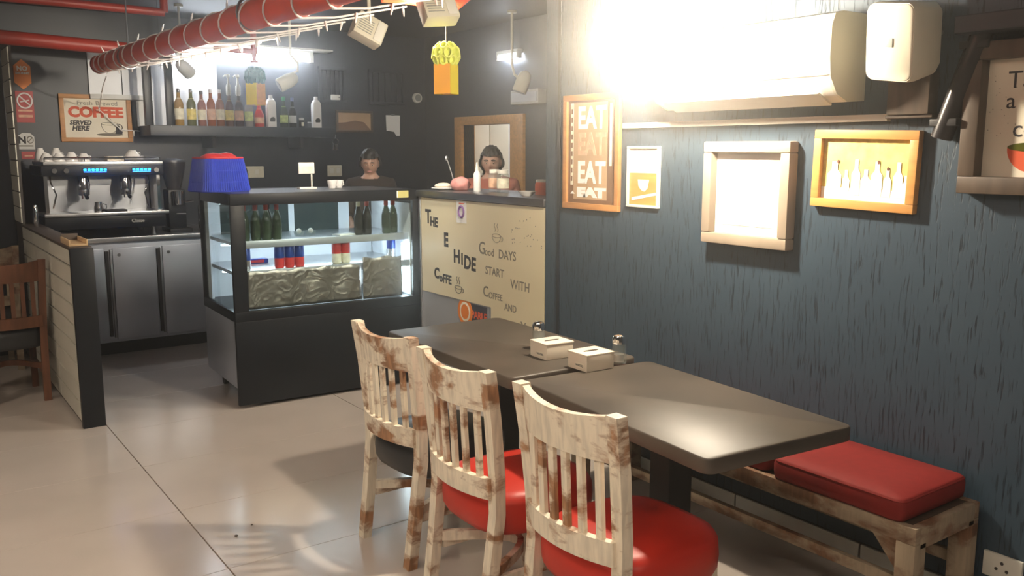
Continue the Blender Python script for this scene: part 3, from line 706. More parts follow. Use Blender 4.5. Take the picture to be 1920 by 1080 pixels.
for x in (.30, .60):
    g = MB(); g.lathe([(.045, .36), (.045, .42), (.035, .47)], (x, .10, 0), 18); go = g.build('group_head', 'chrome', EM)
    MB().lathe([(.036, .315), (.040, .325), (.040, .36)], (x, .10, 0), 18).build('portafilter', 'steel', go)
    MB().tube([(x, .06, .335), (x-.005, 0, .325), (x-.01, -.07, .305)], [.010, .013, .015], 10).build('handle', 'black_satin', go)
    MB().cyl((x-.012, .10, .29), (x-.012, .10, .32), .006, seg=8).build('spout', 'chrome', go)
for x, s in ((.06, 1), (EWd-.12, -1)):
    MB().tube([(x, .0, .465), (x, -.02, .42), (x+s*.03, -.035, .33), (x+s*.005, -.02, .23)], .006, 8).build('steam_wand', 'chrome', EM)
MB().box(.43, -.01, .19, .58, .10, .205, .004).build('tamper_mat', 'rubber', EM)
text('Classe', .036, 'sign_grey', EM, .60, .105, -.0315, off=.0006)
# jugs and cups
o = thing('milk_jug', 'small steel milk jug on the drip tray of the coffee machine', 'jug', (1.37, 7.34, 1.105))
MB().lathe([(.03, 0), (.034, .004), (.036, .03), (.026, .06), (.028, .075), (.025, .075), (.002, .01)], seg=18).build('body', 'chrome', o); MB().tube([(.03, 0, .06), (.055, 0, .055), (.055, 0, .025), (.034, 0, .018)], .004, 6).build('handle', 'chrome', o)
CZ_ = .915+.572
def cup(label, x, y, r=.040, h=.062, z=CZ_, inv=True, grp='cups on the coffee machine'):
    o = thing('coffee_cup', label, 'cup', (x, y, z), .5, grp)
    pr_ = [(r, 0), (r*1.0, .004), (r*.92, h*.4), (r*.6, h*.85), (r*.5, h*.9), (r*.5, h), (.002, h)]
    MB().lathe(pr_, seg=20).build('bowl', 'ceramic', o)
    MB().tube([(r*.9, 0, h*.25), (r*1.35, 0, h*.3), (r*1.35, 0, h*.6), (r*.75, 0, h*.7)], .004, 6).build('handle', 'ceramic', o)
for i, (x, l) in enumerate(((1.04, 'leftmost'), (1.125, 'second from the left'), (1.21, 'third from the left'), (1.295, 'fourth from the left'))):
    cup('white cup upside down on the coffee machine front row, '+l, x, 7.36, .045, .070 if i == 2 else .062)
cup('white cup in the back row on the coffee machine, behind the leftmost cup', 1.03, 7.56, .042, .10); cup('white cup in the back row on the coffee machine, behind the second cup', 1.14, 7.56, .042, .10)
o = thing('saucer_stack', 'stack of white saucers at the right of the coffee machine top', 'saucer', (1.66, 7.42, CZ_))
for k in range(4): MB().lathe([(.035, .008*k), (.04, .008*k+.002), (.078, .008*k+.012), (.076, .008*k+.015), (.002, .008*k+.008)], seg=24).build('saucer', 'ceramic', o)
cup('upturned wide white cup resting on the saucer stack', 1.655, 7.42, .055, .052, CZ_+.032)
o = thing('folded_towel', 'folded beige bar towel on the coffee machine edge', 'towel', (1.51, 7.34, CZ_))
MB().box(-.06, -.02, 0, .06, .12, .022, .008).build('cloth', 'napkin_cream', o); MB().box(-.058, -.018, .022, .058, .11, .038, .007).build('fold', 'napkin_cream', o)
# grinder
gr = thing('coffee_grinder', 'black coffee grinder with hopper beside the coffee machine', 'grinder', (1.985, 7.42, .915))
MB().box(-.09, -.05, 0, .09, .22, .03, .008).build('base', 'black_satin', gr); MB().box(-.07, .04, .03, .07, .20, .34, .015).build('body', 'black_satin', gr)
MB().lathe([(.055, .34), (.06, .36), (.10, .52), (.10, .56)], (0, .12, 0), 20).build('hopper', 'leather_dark', gr); MB().lathe([(.102, .56), (.104, .575), (.03, .59), (.002, .59)], (0, .12, 0), 20).build('hopper_lid', 'steel_dark', gr)
MB().lathe([(.04, .22), (.045, .30), (.045, .33)], (0, -.005, 0), 16).build('doser', 'chrome', gr); MB().tube([(-.03, -.02, .16), (-.035, -.06, .15), (.035, -.06, .15), (.03, -.02, .16)], .006, 8).build('fork', 'chrome', gr)
MB().cyl((.05, -.01, .24), (.11, -.04, .25), .007, seg=8).build('lever', 'chrome', gr)
o = thing('steel_canister', 'tall steel canister standing right of the grinder', 'canister', (2.15, 7.36, .915))
MB().lathe([(.03, 0), (.033, .004), (.033, .20), (.02, .225)], seg=16).build('body', 'chrome', o); MB().lathe([(.02, .222), (.02, .25), (.002, .252)], seg=14).build('lid', 'black_satin', o)
o = thing('water_tap', 'tall chrome tap rising behind the blue basket', 'tap', (2.585, 7.62, .915))
MB().lathe([(.028, 0), (.028, .02), (.014, .03)], seg=14).build('base', 'chrome', o); MB().tube([(0, 0, .02), (0, 0, .45), (.0, -.03, .50), (0, -.09, .50), (0, -.12, .46), (0, -.12, .40)], .012, 10).build('spout', 'chrome', o); MB().cyl((.012, 0, .12), (.07, 0, .14), .006, seg=8).build('lever', 'chrome', o); MB().sphere((0, -.03, .515), .02, 10).build('knob', 'chrome', o)
o = thing('wooden_tray', 'small pale wooden tray on the partition coping', 'tray', (.900, 5.58, 1.036))
MB().box(-.045, -.12, 0, .045, .16, .012, .002).build('base', 'wood_light', o)
for s in (-1, 1): MB().box(s*.045-.004, -.12, .0, s*.045+.004, .16, .035, .001).build('side', 'wood_light', o)
MB().box(-.045, .155, 0, .045, .165, .05, .001).build('end', 'wood_dark', o)
o = thing('steel_shaker', 'slim upright steel tube on the partition', 'shaker', (.90, 7.05, 1.036))
MB().lathe([(.016, 0), (.018, .003), (.018, .13), (.013, .15), (.002, .152)], seg=14).build('body', 'chrome', o)
# ================================================================== BOTTLE SHELF ON THE BACK WALL
sh = thing('wall_shelf', 'long black wall shelf with uprights carrying the syrup bottles', 'shelf', (0, YB, 1.69))
MB().box(1.87, -.40, 0, 3.50, -.0, .085, .004).build('shelf_board', 'navy_plain', sh)
for x in (1.85, 2.025): MB().box(x, -.36, .085, x+.055, -.30, .66, .003).build('upright', 'black_satin', sh)
MB().box(1.84, -.37, .60, 2.09, -.29, .66, .003).build('head_rail', 'black_satin', sh)
for x in (2.4, 3.2): MB().box(x, -.30, -.10, x+.03, 0, 0, .003).build('bracket', 'black_matt', sh)
SZ = 1.775
def bottle(name, label, x, r, h, body, label_m, cap, y=7.86, pump=False, neck=.36, cat='bottle'):
    o = thing(name, label, cat, (x, y, SZ), 0, 'bottles on the wall shelf')
    hb = h*(1-neck)
    MB().lathe([(r*.9, 0), (r, .006), (r, hb*.92), (r*.92, hb), (r*.42, hb+h*neck*.35), (r*.36, hb+h*neck*.8)], seg=18).build('glass_body', body, o)
    if label_m:
        MB().lathe([(r*1.005, hb*.28), (r*1.03, hb*.29), (r*1.03, hb*.72), (r*1.005, hb*.73)], seg=18).build('label_band', label_m, o)
        MB().lathe([(r*.62, hb+h*neck*.16), (r*.64, hb+h*neck*.17), (r*.50, hb+h*neck*.30), (r*.48, hb+h*neck*.31)], seg=18).build('neck_label', label_m, o)
    if pump:
        MB().lathe([(r*.50, hb+h*neck*.7), (r*.62, hb+h*neck*.85), (r*.60, hb+h*neck+.05), (r*.28, hb+h*neck+.075), (r*.26, hb+h*neck+.12), (r*.5, hb+h*neck+.13), (r*.45, hb+h*neck+.15), (.002, hb+h*neck+.152)], seg=14).build('pump', 'plastic_white', o)
        MB().tube([(0, 0, hb+h*neck+.14), (-.03, -.02, hb+h*neck+.142), (-.05, -.03, hb+h*neck+.125)], .006, 8).build('spout', 'plastic_white', o)
    else:
        MB().lathe([(r*.40, hb+h*neck*.72), (r*.44, hb+h*neck*.74), (r*.44, h*.985), (r*.36, h), (.002, h)], seg=14).build('cap', cap, o)
    return o
bottle('syrup_bottle', 'gold syrup bottle with cream label, leftmost on the wall shelf', 2.150, .038, .31, 'syrup_gold', 'label_cream', 'can_silver')
bottle('syrup_bottle', 'olive green syrup bottle with yellow-green label on the wall shelf', 2.252, .038, .31, 'syrup_green', 'label_yellow', 'can_silver')
bottle('syrup_bottle', 'rose syrup bottle with dark label, third on the wall shelf', 2.340, .036, .30, 'syrup_rose', 'label_cream', 'cap_dark')
bottle('syrup_bottle', 'orange syrup bottle with peach label, fourth on the wall shelf', 2.420, .036, .315, 'syrup_orange', 'label_rose', 'ceramic')
bottle('syrup_bottle', 'amber syrup bottle with cream label, fifth on the wall shelf', 2.498, .036, .315, 'syrup_amber', 'label_cream', 'ceramic')
bottle('syrup_bottle', 'brown syrup bottle with white pump and yellow label', 2.580, .036, .30, 'syrup_brown', 'label_yellow', None, pump=True)
bottle('syrup_bottle', 'very dark syrup bottle with white pump beside the hanging lantern', 2.664, .036, .30, 'syrup_dark', 'label_rose', None, pump=True)
bottle('syrup_bottle', 'clear syrup bottle with green label below the teal lantern', 2.752, .036, .29, 'syrup_clear', 'label_green', 'ceramic')
bottle('sauce_bottle', 'red squeezy ketchup bottle between syrup and white bottle', 2.845, .042, .26, 'cap_red', 'label_rose', 'cap_red', neck=.55)
for x, l in ((2.955, 'white sauce jug with black print next to the red bottle'), (3.388, 'white sauce jug with black print alone at the shelf end')):
    o = thing('sauce_jug', l, 'bottle', (x, 7.86, SZ), 0, 'white jugs on the wall shelf')
    MB().loft(rrect(-.042, -.032, .042, .032, .014), [(.94, 0), (1, .006), (1, .19), (.94, .225), (.62, .250), (.45, .255)]).build('jug_body', 'ceramic', o, ang=50)
    MB().lathe([(.018, .25), (.020, .255), (.019, .285), (.002, .287)], seg=14).build('cap', 'ceramic', o)
    flat('print', [(-.020, .05), (.022, .05), (.026, .075), (.014, .092), (-.012, .088), (-.024, .07)], 'ink', o, -.0325)
bottle('cordial_bottle', 'pale green cordial bottle with green cap on the wall shelf', 3.075, .036, .275, 'bottle_green', 'label_green', 'cap_green', neck=.45)
bottle('cordial_bottle', 'dark cordial bottle with blue cap on the wall shelf', 3.158, .033, .270, 'bottle_black', 'sign_grey', 'cap_blue', neck=.45)
o = thing('spice_jar', 'small dark jar with white lid near the right end of the shelf', 'jar', (3.238, 7.85, SZ)); MB().lathe([(.024, 0), (.026, .004), (.026, .06), (.02, .07)], seg=16).build('glass_body', 'bottle_black', o); MB().lathe([(.021, .068), (.023, .072), (.023, .09), (.002, .092)], seg=16).build('lid', 'ceramic', o); MB().box(-.012, -.0275, .015, .012, -.0255, .05).build('label_band', 'label_cream', o)
o = thing('spice_jar', 'tiny pale jar just left of the lone white jug', 'jar', (3.315, 7.85, SZ)); MB().lathe([(.018, 0), (.02, .003), (.02, .04), (.016, .045)], seg=14).build('glass_body', 'clear_glass', o); MB().lathe([(.018, .044), (.018, .055), (.002, .056)], seg=14).build('lid', 'sign_grey', o)
o = thing('key_ring', 'bunch of keys hanging from the end of the bottle shelf', 'keys', (3.50, 7.72, 1.70))
MB().tube([(0, -.012, -.02+.0), (0, -.03, .01), (0, -.012, .012)], .003, 6).build('hook', 'steel', o)
MB().tube([(.028*math.cos(a*PI/8), -.02, -.05+.028*math.sin(a*PI/8)) for a in range(16)], .003, 6, True).build('ring', 'chrome', o)
for a in (-.3, .15, .4): MB().box(-.008, -.023, -.13, .008, -.019, -.075, .002, Matrix.Rotation(a*.4, 4, 'Y')).build('key', 'chrome', o)

# strip light above the shelf
tl = thing('strip_light', 'bright white strip light above the syrup bottles', 'light', (2.80, 7.98, 2.405))
MB().box(-.62, -.03, .03, .62, .08, .075, .006).build('housing', 'plastic_white', tl)
for x in (-.60, .60): MB().box(x-.02, -.035, -.03, x+.02, .02, .04, .004).build('end_cap', 'plastic_white', tl)
MB().cyl((-.58, -.015, -.002), (.58, -.015, -.002), .022, seg=14).build('tube', 'tube_glow', tl)
MB().box(-.62, -.07, .075, .80, .09, .095, .004).build('canopy', 'plastic_white', tl)
# kitchen-side strip light
t2 = thing('strip_light', 'short white strip light above the kitchen hatch', 'light', (4.66, 6.55, 2.385))
MB().box(-.03, -.16, .025, .035, .16, .06, .005).build('housing', 'plastic_white', t2); MB().cyl((-.01, -.14, 0), (-.01, .14, 0), .02, seg=12).build('tube', 'tube_glow', t2)
for y in (-.15, .15): MB().box(-.03, y-.012, -.02, .02, y+.012, .03, .003).build('end_cap', 'plastic_white', t2)

def spot(label, loc, rot, m, arm, s=1.0):
    o = thing('spotlight', label, 'spotlight', loc, 0, 'ceiling spotlights')
    R = Euler(rot).to_matrix().to_4x4()
    h = MB(); h.lathe([(.055*s, -.09*s), (.06*s, -.085*s), (.060*s, .02*s), (.045*s, .07*s), (.02*s, .09*s)], seg=20); bmesh.ops.transform(h.bm, matrix=R, verts=h.bm.verts); ho = h.build('lamp_head', m, o)
    g = MB(); g.lathe([(.050*s, -.093*s), (.048*s, -.088*s), (.01, -.088*s)], seg=20); bmesh.ops.transform(g.bm, matrix=R, verts=g.bm.verts); g.build('lens', 'plastic_grey', ho)
    MB().tube([(0, 0, 0)]+arm, .011*s, 8).build('arm', m, o)
    e = Vector(arm[-1]); MB().cyl(e, e+Vector((0, 0, .02)), .04*s, seg=16).build('mount', m, o)
spot('cream spotlight on a bent arm right of the teal lantern', (2.944, 7.4, 2.155), (0.5, 1.0, .4), 'plastic_cream', [(.03, 0, .06), (.09, 0, .09), (.09, 0, .16), (.03, 0, .22), (.03, 0, .545-.02)])
spot('grey spotlight head above the leftmost syrup bottles', (2.07, 7.35, 2.215), (.4, -.9, 0), 'plastic_grey', [(-.02, 0, .06), (-.02, 0, .465)], .85)
spot('cream spotlight close to the kitchen wall, right of the yellow lantern', (4.42, 6.02, 2.13), (.3, .2, .5), 'plastic_cream', [(-.05, .05, .06), (-.06, .07, .14), (-.06, .07, .55)])

# ================================================================== SIGNS ON THE BACK WALL
def wall_item(name, label, cat, x, z, group=None): return thing(name, label, cat, (x, YB, z), 0, group)
def frame_bars(parent, w_, h_, fw, d, m):
    for nm_, a in (('frame_bar', (0, -d, 0, w_, 0, fw)), ('frame_bar', (0, -d, h_-fw, w_, 0, h_)), ('frame_bar', (0, -d, fw, fw, 0, h_-fw)), ('frame_bar', (w_-fw, -d, fw, w_, 0, h_-fw))):
        MB().box(*a, .003).build(nm_, m, parent)
s1 = wall_item('coffee_sign', 'framed cream sign reading COFFEE served here above the coffee machine', 'sign', 1.265, 1.64)
frame_bars(s1, .55, .385, .035, .025, 'wood_frame')
flat('sign_board', [(.035, .035), (.515, .035), (.515, .35), (.035, .35)], 'paper_cream', s1, -.004, .006)
ys = -.0102
text('Fresh', .050, 'ink_soft', s1, .255, .300, ys, align='RIGHT', sx=1.1); text('Brewed', .050, 'ink_soft', s1, .275, .300, ys, sx=1.1)
text('COFFEE', .112, 'coffee_red', s1, .275, .205, ys, align='CENTER', off=.006, sx=1.08)
text('SERVED', .048, 'ink', s1, .070, .140, ys, off=.002, shear=.2); text('HERE', .055, 'ink', s1, .085, .092, ys, off=.002, shear=.2)
line('cup_drawing', ellipse(.375, .150, .065, .080, 14, PI, 2*PI), 'ink_soft', s1, ys, .0025); line('cup_drawing', ellipse(.375, .150, .065, .012, 18)+[(.44, .15)], 'ink_soft', s1, ys, .002)
flat('saucer_drawing', ellipse(.375, .060, .105, .012, 20), 'ink_soft', s1, ys)
flat('cup_shade', [(.415, .065), (.470, .065), (.475, .085), (.445, .10), (.455, .13), (.430, .145), (.420, .10)], 'ink', s1, ys-.001)
line('handle_drawing', ellipse(.445, .12, .028, .026, 10, -PI/2, PI/2), 'ink', s1, ys, .004)
for k in (0, .02): line('steam_drawing', [(.36+k+.01*math.sin(i*.9), .165+.008*i) for i in range(7)], 'ink_soft', s1, ys, .0015)
s2 = wall_item('no_smoking_sign', 'orange six-sided no smoking sign high beside the tiled pier', 'sign', 1.022, 2.165)
flat('plate', [(-.06, -.065), (0, -.118), (.06, -.065), (.06, .065), (.0, .118), (-.06, .065)], 'sign_orange', s2, 0, .006)
text('NO', .048, 'paper_white', s2, 0, .03, -.0065, align='CENTER', off=.002); text('SMOKING', .022, 'paper_white', s2, 0, .002, -.0065, align='CENTER', off=.0012, sx=1.0)
flat('lower_band', [(-.06, -.065), (0, -.118), (.06, -.065), (.06, -.02), (-.06, -.02)], 'sign_orange', s2, -.006, .0006)
s3 = wall_item('prohibition_sign', 'dark red sign with white crossed-out circle under the orange one', 'sign', 1.022, 1.79)
flat('plate', [(-.065, 0), (.065, 0), (.062, .245), (-.062, .245)], 'sign_red', s3, 0, .005)
MB().tube([(x, -.007, z) for x, z in ellipse(0, .170, .052, .058, 24)], .007, 6, True).build('ring_mark', 'paper_white', s3)
line('slash_mark', [(-.037, .208), (.037, .132)], 'paper_white', s3, -.007, .006); line('cigarette_mark', [(-.03, .160), (.032, .175)], 'paper_white', s3, -.007, .005)
for z, hh in ((.085, .014), (.04, .02)): flat('caption_line', [(-.05, z), (.05, z), (.05, z+hh), (-.05, z+hh)], 'label_rose', s3, -.006)
s4 = wall_item('notice_plate', 'grey arched notice plate reading NO above the cups', 'sign', 1.008, 1.578)
flat('plate', [(-.068, 0), (.062, 0), (.062, .10), (.035, .128), (-.02, .130), (-.055, .105), (-.068, .09)], 'sign_grey', s4, 0, .005)
text('N', .075, 'ink', s4, -.055, .048, -.0055, off=.003); MB().tube([(x, -.006, z) for x, z in ellipse(.032, .075, .022, .026, 18)], .003, 5, True).build('ring_mark', 'ink_soft', s4); line('slash_mark', [(.016, .058), (.048, .092)], 'ink_soft', s4, -.006, .003)
flat('caption_line', [(-.05, .022), (.05, .022), (.05, .032), (-.05, .032)], 'ink_soft', s4, -.0055)
s5 = wall_item('small_placard', 'small dark red placard below the grey notice plate', 'sign', 1.02, 1.50); flat('plate', [(-.05, 0), (.05, 0), (.05, .06), (-.05, .06)], 'sign_red', s5, 0, .004); flat('caption_line', [(-.03, .02), (.03, .02), (.03, .032), (-.03, .032)], 'label_rose', s5, -.0045)
# framed picture, paper, small devices
p1 = wall_item('picture_frame', 'small brown landscape picture right of the bottle shelf', 'picture', 3.69, 1.745); frame_bars(p1, .395, .21, .022, .02, 'wood_dark'); flat('print', [(.02, .02), (.375, .02), (.375, .19), (.02, .19)], 'poster_tan', p1, -.004, .003); flat('hill_print', [(.02, .02), (.375, .02), (.30, .10), (.20, .115), (.10, .095), (.02, .09)], 'poster_brown', p1, -.0075)
p2 = wall_item('paper_notice', 'white curled paper notice on the dark back wall', 'notice', 4.235, 1.715)
flat('sheet', [(.02, .05), (.09, .04), (.115, 0), (.155, 0), (.16, .205), (0, .205), (.005, .05)], 'paper_white', p2, 0, .004); flat('clip', [(.06, .20), (.10, .20), (.10, .215), (.06, .215)], 'steel_dark', p2, -.004, .004)
p3 = wall_item('wall_sensor', 'small white box high right of the lone white jug', 'sensor', 3.64, 2.05); MB().box(0, -.03, 0, .095, 0, .05, .006).build('case', 'plastic_white', p3); MB().cyl((.08, -.032, .025), (.08, -.03, .025), .006, seg=10).build('indicator', 'cap_dark', p3)
p4 = wall_item('smoke_detector', 'round white detector left of the yellow lantern', 'detector', 4.595, 2.10); MB().cyl((0, 0, 0), (0, -.03, 0), .052, .048, 20).build('base', 'plastic_white', p4); MB().cyl((0, -.03, 0), (0, -.05, 0), .035, .025, 20).build('sensor_head', 'plastic_grey', p4)
for x0, x1, l in ((2.70, 2.95, 'double white socket plate behind the tap'), (3.585, 3.735, 'white socket plate behind the card holder')):
    o = wall_item('wall_socket', l, 'socket', x0, 1.32, 'sockets on the back wall'); MB().box(0, -.014, 0, x1-x0, 0, .105, .005).build('plate', 'plastic_cream', o)
    for k in range(2): 
        cx = (x1-x0)*(.28+.44*k); MB().box(cx-.02, -.017, .03, cx+.02, -.014, .075, .002).build('rocker', 'plastic_white', o)
# dark shutter boards high on the back wall
for x0, x1, l in ((3.52, 3.80, 'left dark louvred shutter high on the back wall'), (4.05, 4.45, 'right dark louvred shutter high on the back wall')):
    o = wall_item('louvred_shutter', l, 'shutter', x0, 2.02, 'shutters on the back wall'); w_ = x1-x0
    frame_bars(o, w_, .34, .03, .03, 'navy_plain'); 
    for k in range(5): MB().box(.03+(w_-.06)*(k+.15)/5, -.022, .03, .03+(w_-.06)*(k+.75)/5, -.006, .31, .003).build('slat', 'navy_plain', o)
o = thing('wall_box', 'pale grey box on the kitchen wall above the hatch', 'box', (XK, 6.45, 1.965), -PI/2); MB().box(0, -.10, 0, .40, 0, .12, .01).build('case', 'sign_grey', o); MB().box(.02, -.104, .02, .38, -.10, .10, .004).build('cover', 'white_panel', o)

# ================================================================== PLASTER WALL PICTURES AND DEVICES
def on_wall(name, label, cat, y, z, group=None, tilt=0.0):
    o = thing(name, label, cat, (XW, y, z), 0, group); o.rotation_euler = (Matrix.Rotation(-PI/2, 3, 'Z') @ Matrix.Rotation(tilt, 3, 'Y')).to_euler(); return o
e1 = on_wall('word_poster', 'brown poster repeating the word EAT at the wall end', 'poster', 3.60, 1.275)
frame_bars(e1, .425, .57, .03, .022, 'wood_frame'); flat('print', [(.03, .03), (.395, .03), (.395, .54), (.03, .54)], 'poster_brown', e1, -.003, .004)
flat('print_panel', [(.075, .05), (.33, .05), (.33, .53), (.075, .53)], 'poster_tan', e1, -.0075)
for z, m in ((.405, 'paper_white'), (.275, 'label_rose'), (.135, 'paper_white')): text('EAT', .150, m, e1, .105, z, -.0088, off=.005, sx=.80)
text('EAT', .06, 'paper_white', e1, .105, .065, -.0088, off=.005, sx=2.0)
flat('side_strip', [(.050, .12), (.072, .12), (.072, .53), (.050, .53)], 'label_cream', e1, -.0075); 
for k in range(9): flat('strip_letter', [(.055, .14+.042*k), (.067, .14+.042*k), (.067, .165+.042*k), (.055, .165+.042*k)], 'poster_brown', e1, -.009)
flat('side_strip', [(.345, .22), (.362, .22), (.362, .52), (.345, .52)], 'label_cream', e1, -.0075); flat('corner_mark', [(.05, .075), (.085, .075), (.07, .09)], 'paper_white', e1, -.0085)
e2 = on_wall('small_poster', 'narrow orange and cream poster in a thin white frame', 'poster', 3.122, 1.305)
frame_bars(e2, .212, .285, .012, .018, 'plastic_white'); flat('print', [(.012, .012), (.20, .012), (.20, .273), (.012, .273)], 'label_cream', e2, -.003, .003); flat('print_band', [(.012, .012), (.20, .012), (.20, .16), (.012, .16)], 'wood_orange', e2, -.0065)
flat('cup_shape', [(.07, .13), (.145, .13), (.135, .09), (.115, .075), (.095, .08), (.075, .10)], 'paper_white', e2, -.008); flat('script_stroke', [(.03, .03), (.19, .06), (.19, .072), (.03, .045)], 'paper_white', e2, -.008)
e3 = on_wall('picture_frame', 'deep grey-brown frame around a blank white picture', 'picture', 2.610, 1.182, tilt=.004)
w_, h_ = .440, .425
for a in ((0, -.055, 0, w_, 0, .045), (0, -.055, h_-.045, w_, 0, h_), (0, -.055, .045, .045, 0, h_-.045), (w_-.045, -.055, .045, w_, 0, h_-.045)): MB().box(*a, .008).build('frame_bar', 'frame_taupe', e3)
flat('mount', [(.045, .045), (w_-.045, .045), (w_-.045, h_-.045), (.045, h_-.045)], 'paper_white', e3, -.012, .004); flat('print', [(.085, .08), (w_-.085, .08), (w_-.085, h_-.08), (.085, h_-.08)], 'paper_white', e3, -.017)
e4 = on_wall('picture_frame', 'orange wooden frame with a yellow picture of bottles', 'picture', 2.086, 1.362, tilt=.025)
w_, h_ = .414, .285; frame_bars(e4, w_, h_, .032, .030, 'wood_orange'); flat('print', [(.032, .032), (w_-.032, .032), (w_-.032, h_-.032), (.032, h_-.032)], 'label_yellow', e4, -.006, .004)
flat('print_table', [(.032, .032), (w_-.032, .032), (w_-.032, .075), (.032, .075)], 'paper_white', e4, -.0105)
def bsil(x, z, w2, hh, m='paper_white'): flat('bottle_print', [(x-w2, z), (x+w2, z), (x+w2, z+hh*.6), (x+w2*.4, z+hh*.75), (x+w2*.4, z+hh), (x-w2*.4, z+hh), (x-w2*.4, z+hh*.75), (x-w2, z+hh*.6)], m, e4, -.0115)
for x, w2, hh in ((.085, .030, .12), (.135, .015, .09), (.175, .018, .13), (.215, .020, .095), (.258, .022, .125), (.300, .015, .10), (.340, .018, .125), (.368, .010, .08)): bsil(x, .05, w2, hh)
for x, z in ((.098, .170), (.262, .172), (.300, .150)): flat('bottle_cap_print', ellipse(x, z, .005, .007, 8), 'wood_brown', e4, -.0122)
e5 = on_wall('picture_frame', 'large dark wooden frame with handwritten print cut by the photo edge', 'picture', 1.512, 1.432)
w_, h_ = .62, .475
for a in ((0, -.06, 0, w_, 0, .055), (0, -.06, h_-.055, w_, 0, h_), (0, -.06, .055, .055, 0, h_-.055), (w_-.055, -.06, .055, w_, 0, h_-.055)):
    fb = MB().box(*a, .006).build('frame_bar', 'wood_dark', e5)
flat('print', [(.055, .055), (w_-.055, .055), (w_-.055, h_-.055), (.055, h_-.055)], 'paper_cream', e5, -.008, .004)
text('Take', .075, 'ink', e5, .115, .330, -.0125); text('a', .070, 'ink', e5, .115, .268, -.0125); text('coffee', .075, 'ink', e5, .140, .180, -.0125)
flat('bowl_print', ellipse(.205, .145, .075, .075, 16, PI, 2*PI), 'coffee_red', e5, -.0125); flat('bowl_rim_print', ellipse(.205, .148, .075, .014, 16), 'syrup_green', e5, -.0135)
for i in range(60):
    x, z = .065+random.random()*.47, .17+random.random()*.21
    flat('speckle_print', ellipse(x, z, .0016, .0016, 5), 'ink_soft', e5, -.0122, .0003)
# split air conditioner
ac = on_wall('air_conditioner', 'white wall-mounted air conditioner above the picture frames', 'air conditioner', 2.78, 1.745)
prof = [(-.001, 0), (-.10, -.006), (-.165, .02), (-.205, .075), (-.215, .14), (-.212, .25), (-.195, .29), (-.15, .302), (-.001, .302)]
MB().rings([[(.012, y, z) for y, z in prof], [(.868, y, z) for y, z in prof]]).build('body', 'plastic_white', ac, ang=35)
for x in (0, .868): MB().rings([[(x, y*1.01, z) for y, z in prof], [(x+.012, y*1.01, z) for y, z in prof]]).build('end_cap', 'plastic_cream', ac, ang=35)
MB().rings([[(.06, -.105, -.010), (.06, -.185, .028), (.06, -.190, .022), (.06, -.108, -.016)], [(.82, -.105, -.010), (.82, -.185, .028), (.82, -.190, .022), (.82, -.108, -.016)]]).build('louvre', 'plastic_white', ac)
MB().box(.02, -.2165, .085, .86, -.2145, .088).build('panel_seam', 'plastic_grey', ac)
tk = on_wall('cable_trunking', 'white cable trunking running under the air conditioner', 'trunking', 3.15, 1.672); MB().box(0, -.022, 0, 1.355, 0, .024, .002).build('channel', 'plastic_white', tk); MB().box(1.353, -.023, -.001, 1.357, 0, .025).build('end_stop', 'plastic_cream', tk)
# wall speaker
sp = thing('wall_speaker', 'white rounded wall speaker tilted beside the air conditioner', 'speaker', (2.76, 1.665, 1.925)); sp.rotation_euler = (Matrix.Rotation(-PI/2-.18, 3, 'Z') @ Matrix.Rotation(.13, 3, 'Y') @ Matrix.Rotation(.18, 3, 'X')).to_euler()
P = rrect(-.098, -.125, .098, .125, .032, 5)
MB().rings([[(x*k, y, z*k) for x, z in P] for k, y in ((.80, .075), (.92, .05), (1, -.03), (1, -.055), (.97, -.066))]).build('cabinet', 'plastic_cream', sp, ang=35)
MB().rings([[(x*k, y, z*k) for x, z in P] for k, y in ((.955, -.060), (.945, -.068), (.90, -.071))]).build('grille', 'plastic_cream', sp, ang=35)
MB().box(-.020, -.074, -.014, .020, -.071, .014, .001).build('badge', 'plastic_grey', sp)
MB().tube([(0, .06, .02), (0, .12, .03), (0, .16, .0)], .014, 8).build('bracket', 'plastic_grey', sp)
# dark pipe strapped across the wall
pp = thing('drain_pipe', 'dark glossy pipe slanting down the plaster wall right of the speaker', 'pipe', (XW-.045, 1.56, 1.63))
MB().tube([(0, .02, -.02), (0, -.045, .18), (0, -.09, .31), (.0, -.125, .42)], .034, 14).build('pipe', 'leather_dark', pp)
for z, y in ((.03, .004), (.27, -.076)): MB().box(-.03, y-.045, z-.012, .045, y+.045, z+.012, .004).build('clip', 'black_matt', pp)
bx = thing('shadow_block', 'brown block standing in for shadow on the wall below the speaker', 'bracket', (XW, 1.70, 1.69)); MB().box(-.06, -.075, 0, 0, .075, .14, .004).build('block', 'wood_dark', bx); MB().box(-.05, -.085, -.012, 0, .085, .0, .003).build('shadow_edge', 'wood_dark', bx)  # brown block takes the place of a shadow on the wall
sk = on_wall('wall_socket', 'white socket plate low on the plaster wall beside the bench', 'socket', 1.347, .165); MB().box(0, -.014, 0, .125, 0, .085, .004).build('plate', 'plastic_white', sk)
for x, z in ((.062, .058), (.045, .035), (.079, .035)): MB().cyl((x, -.0155, z), (x, -.0138, z), .0055, seg=10).build('pin_hole', 'cap_dark', sk)
# the glaring lamp in front of the air conditioner
lp = thing('pendant_bulb', 'glaring bare bulb hanging in front of the air conditioner', 'lamp', (2.41, 2.46, 1.985))
MB().lathe([(.008, -.052), (.030, -.044), (.045, -.018), (.046, .005), (.036, .035), (.020, .060)], seg=24).build('bulb', 'bulb_glow', lp)
MB().lathe([(.019, .058), (.022, .062), (.022, .105), (.012, .115)], seg=16).build('socket', 'plastic_white', lp)
MB().cyl((0, 0, .11), (0, 0, CZ-1.985-.02), .004, seg=8).build('cord', 'black_matt', lp); MB().lathe([(.05, CZ-1.985-.025), (.045, CZ-1.985)], seg=18).build('ceiling_rose', 'plastic_white', lp)
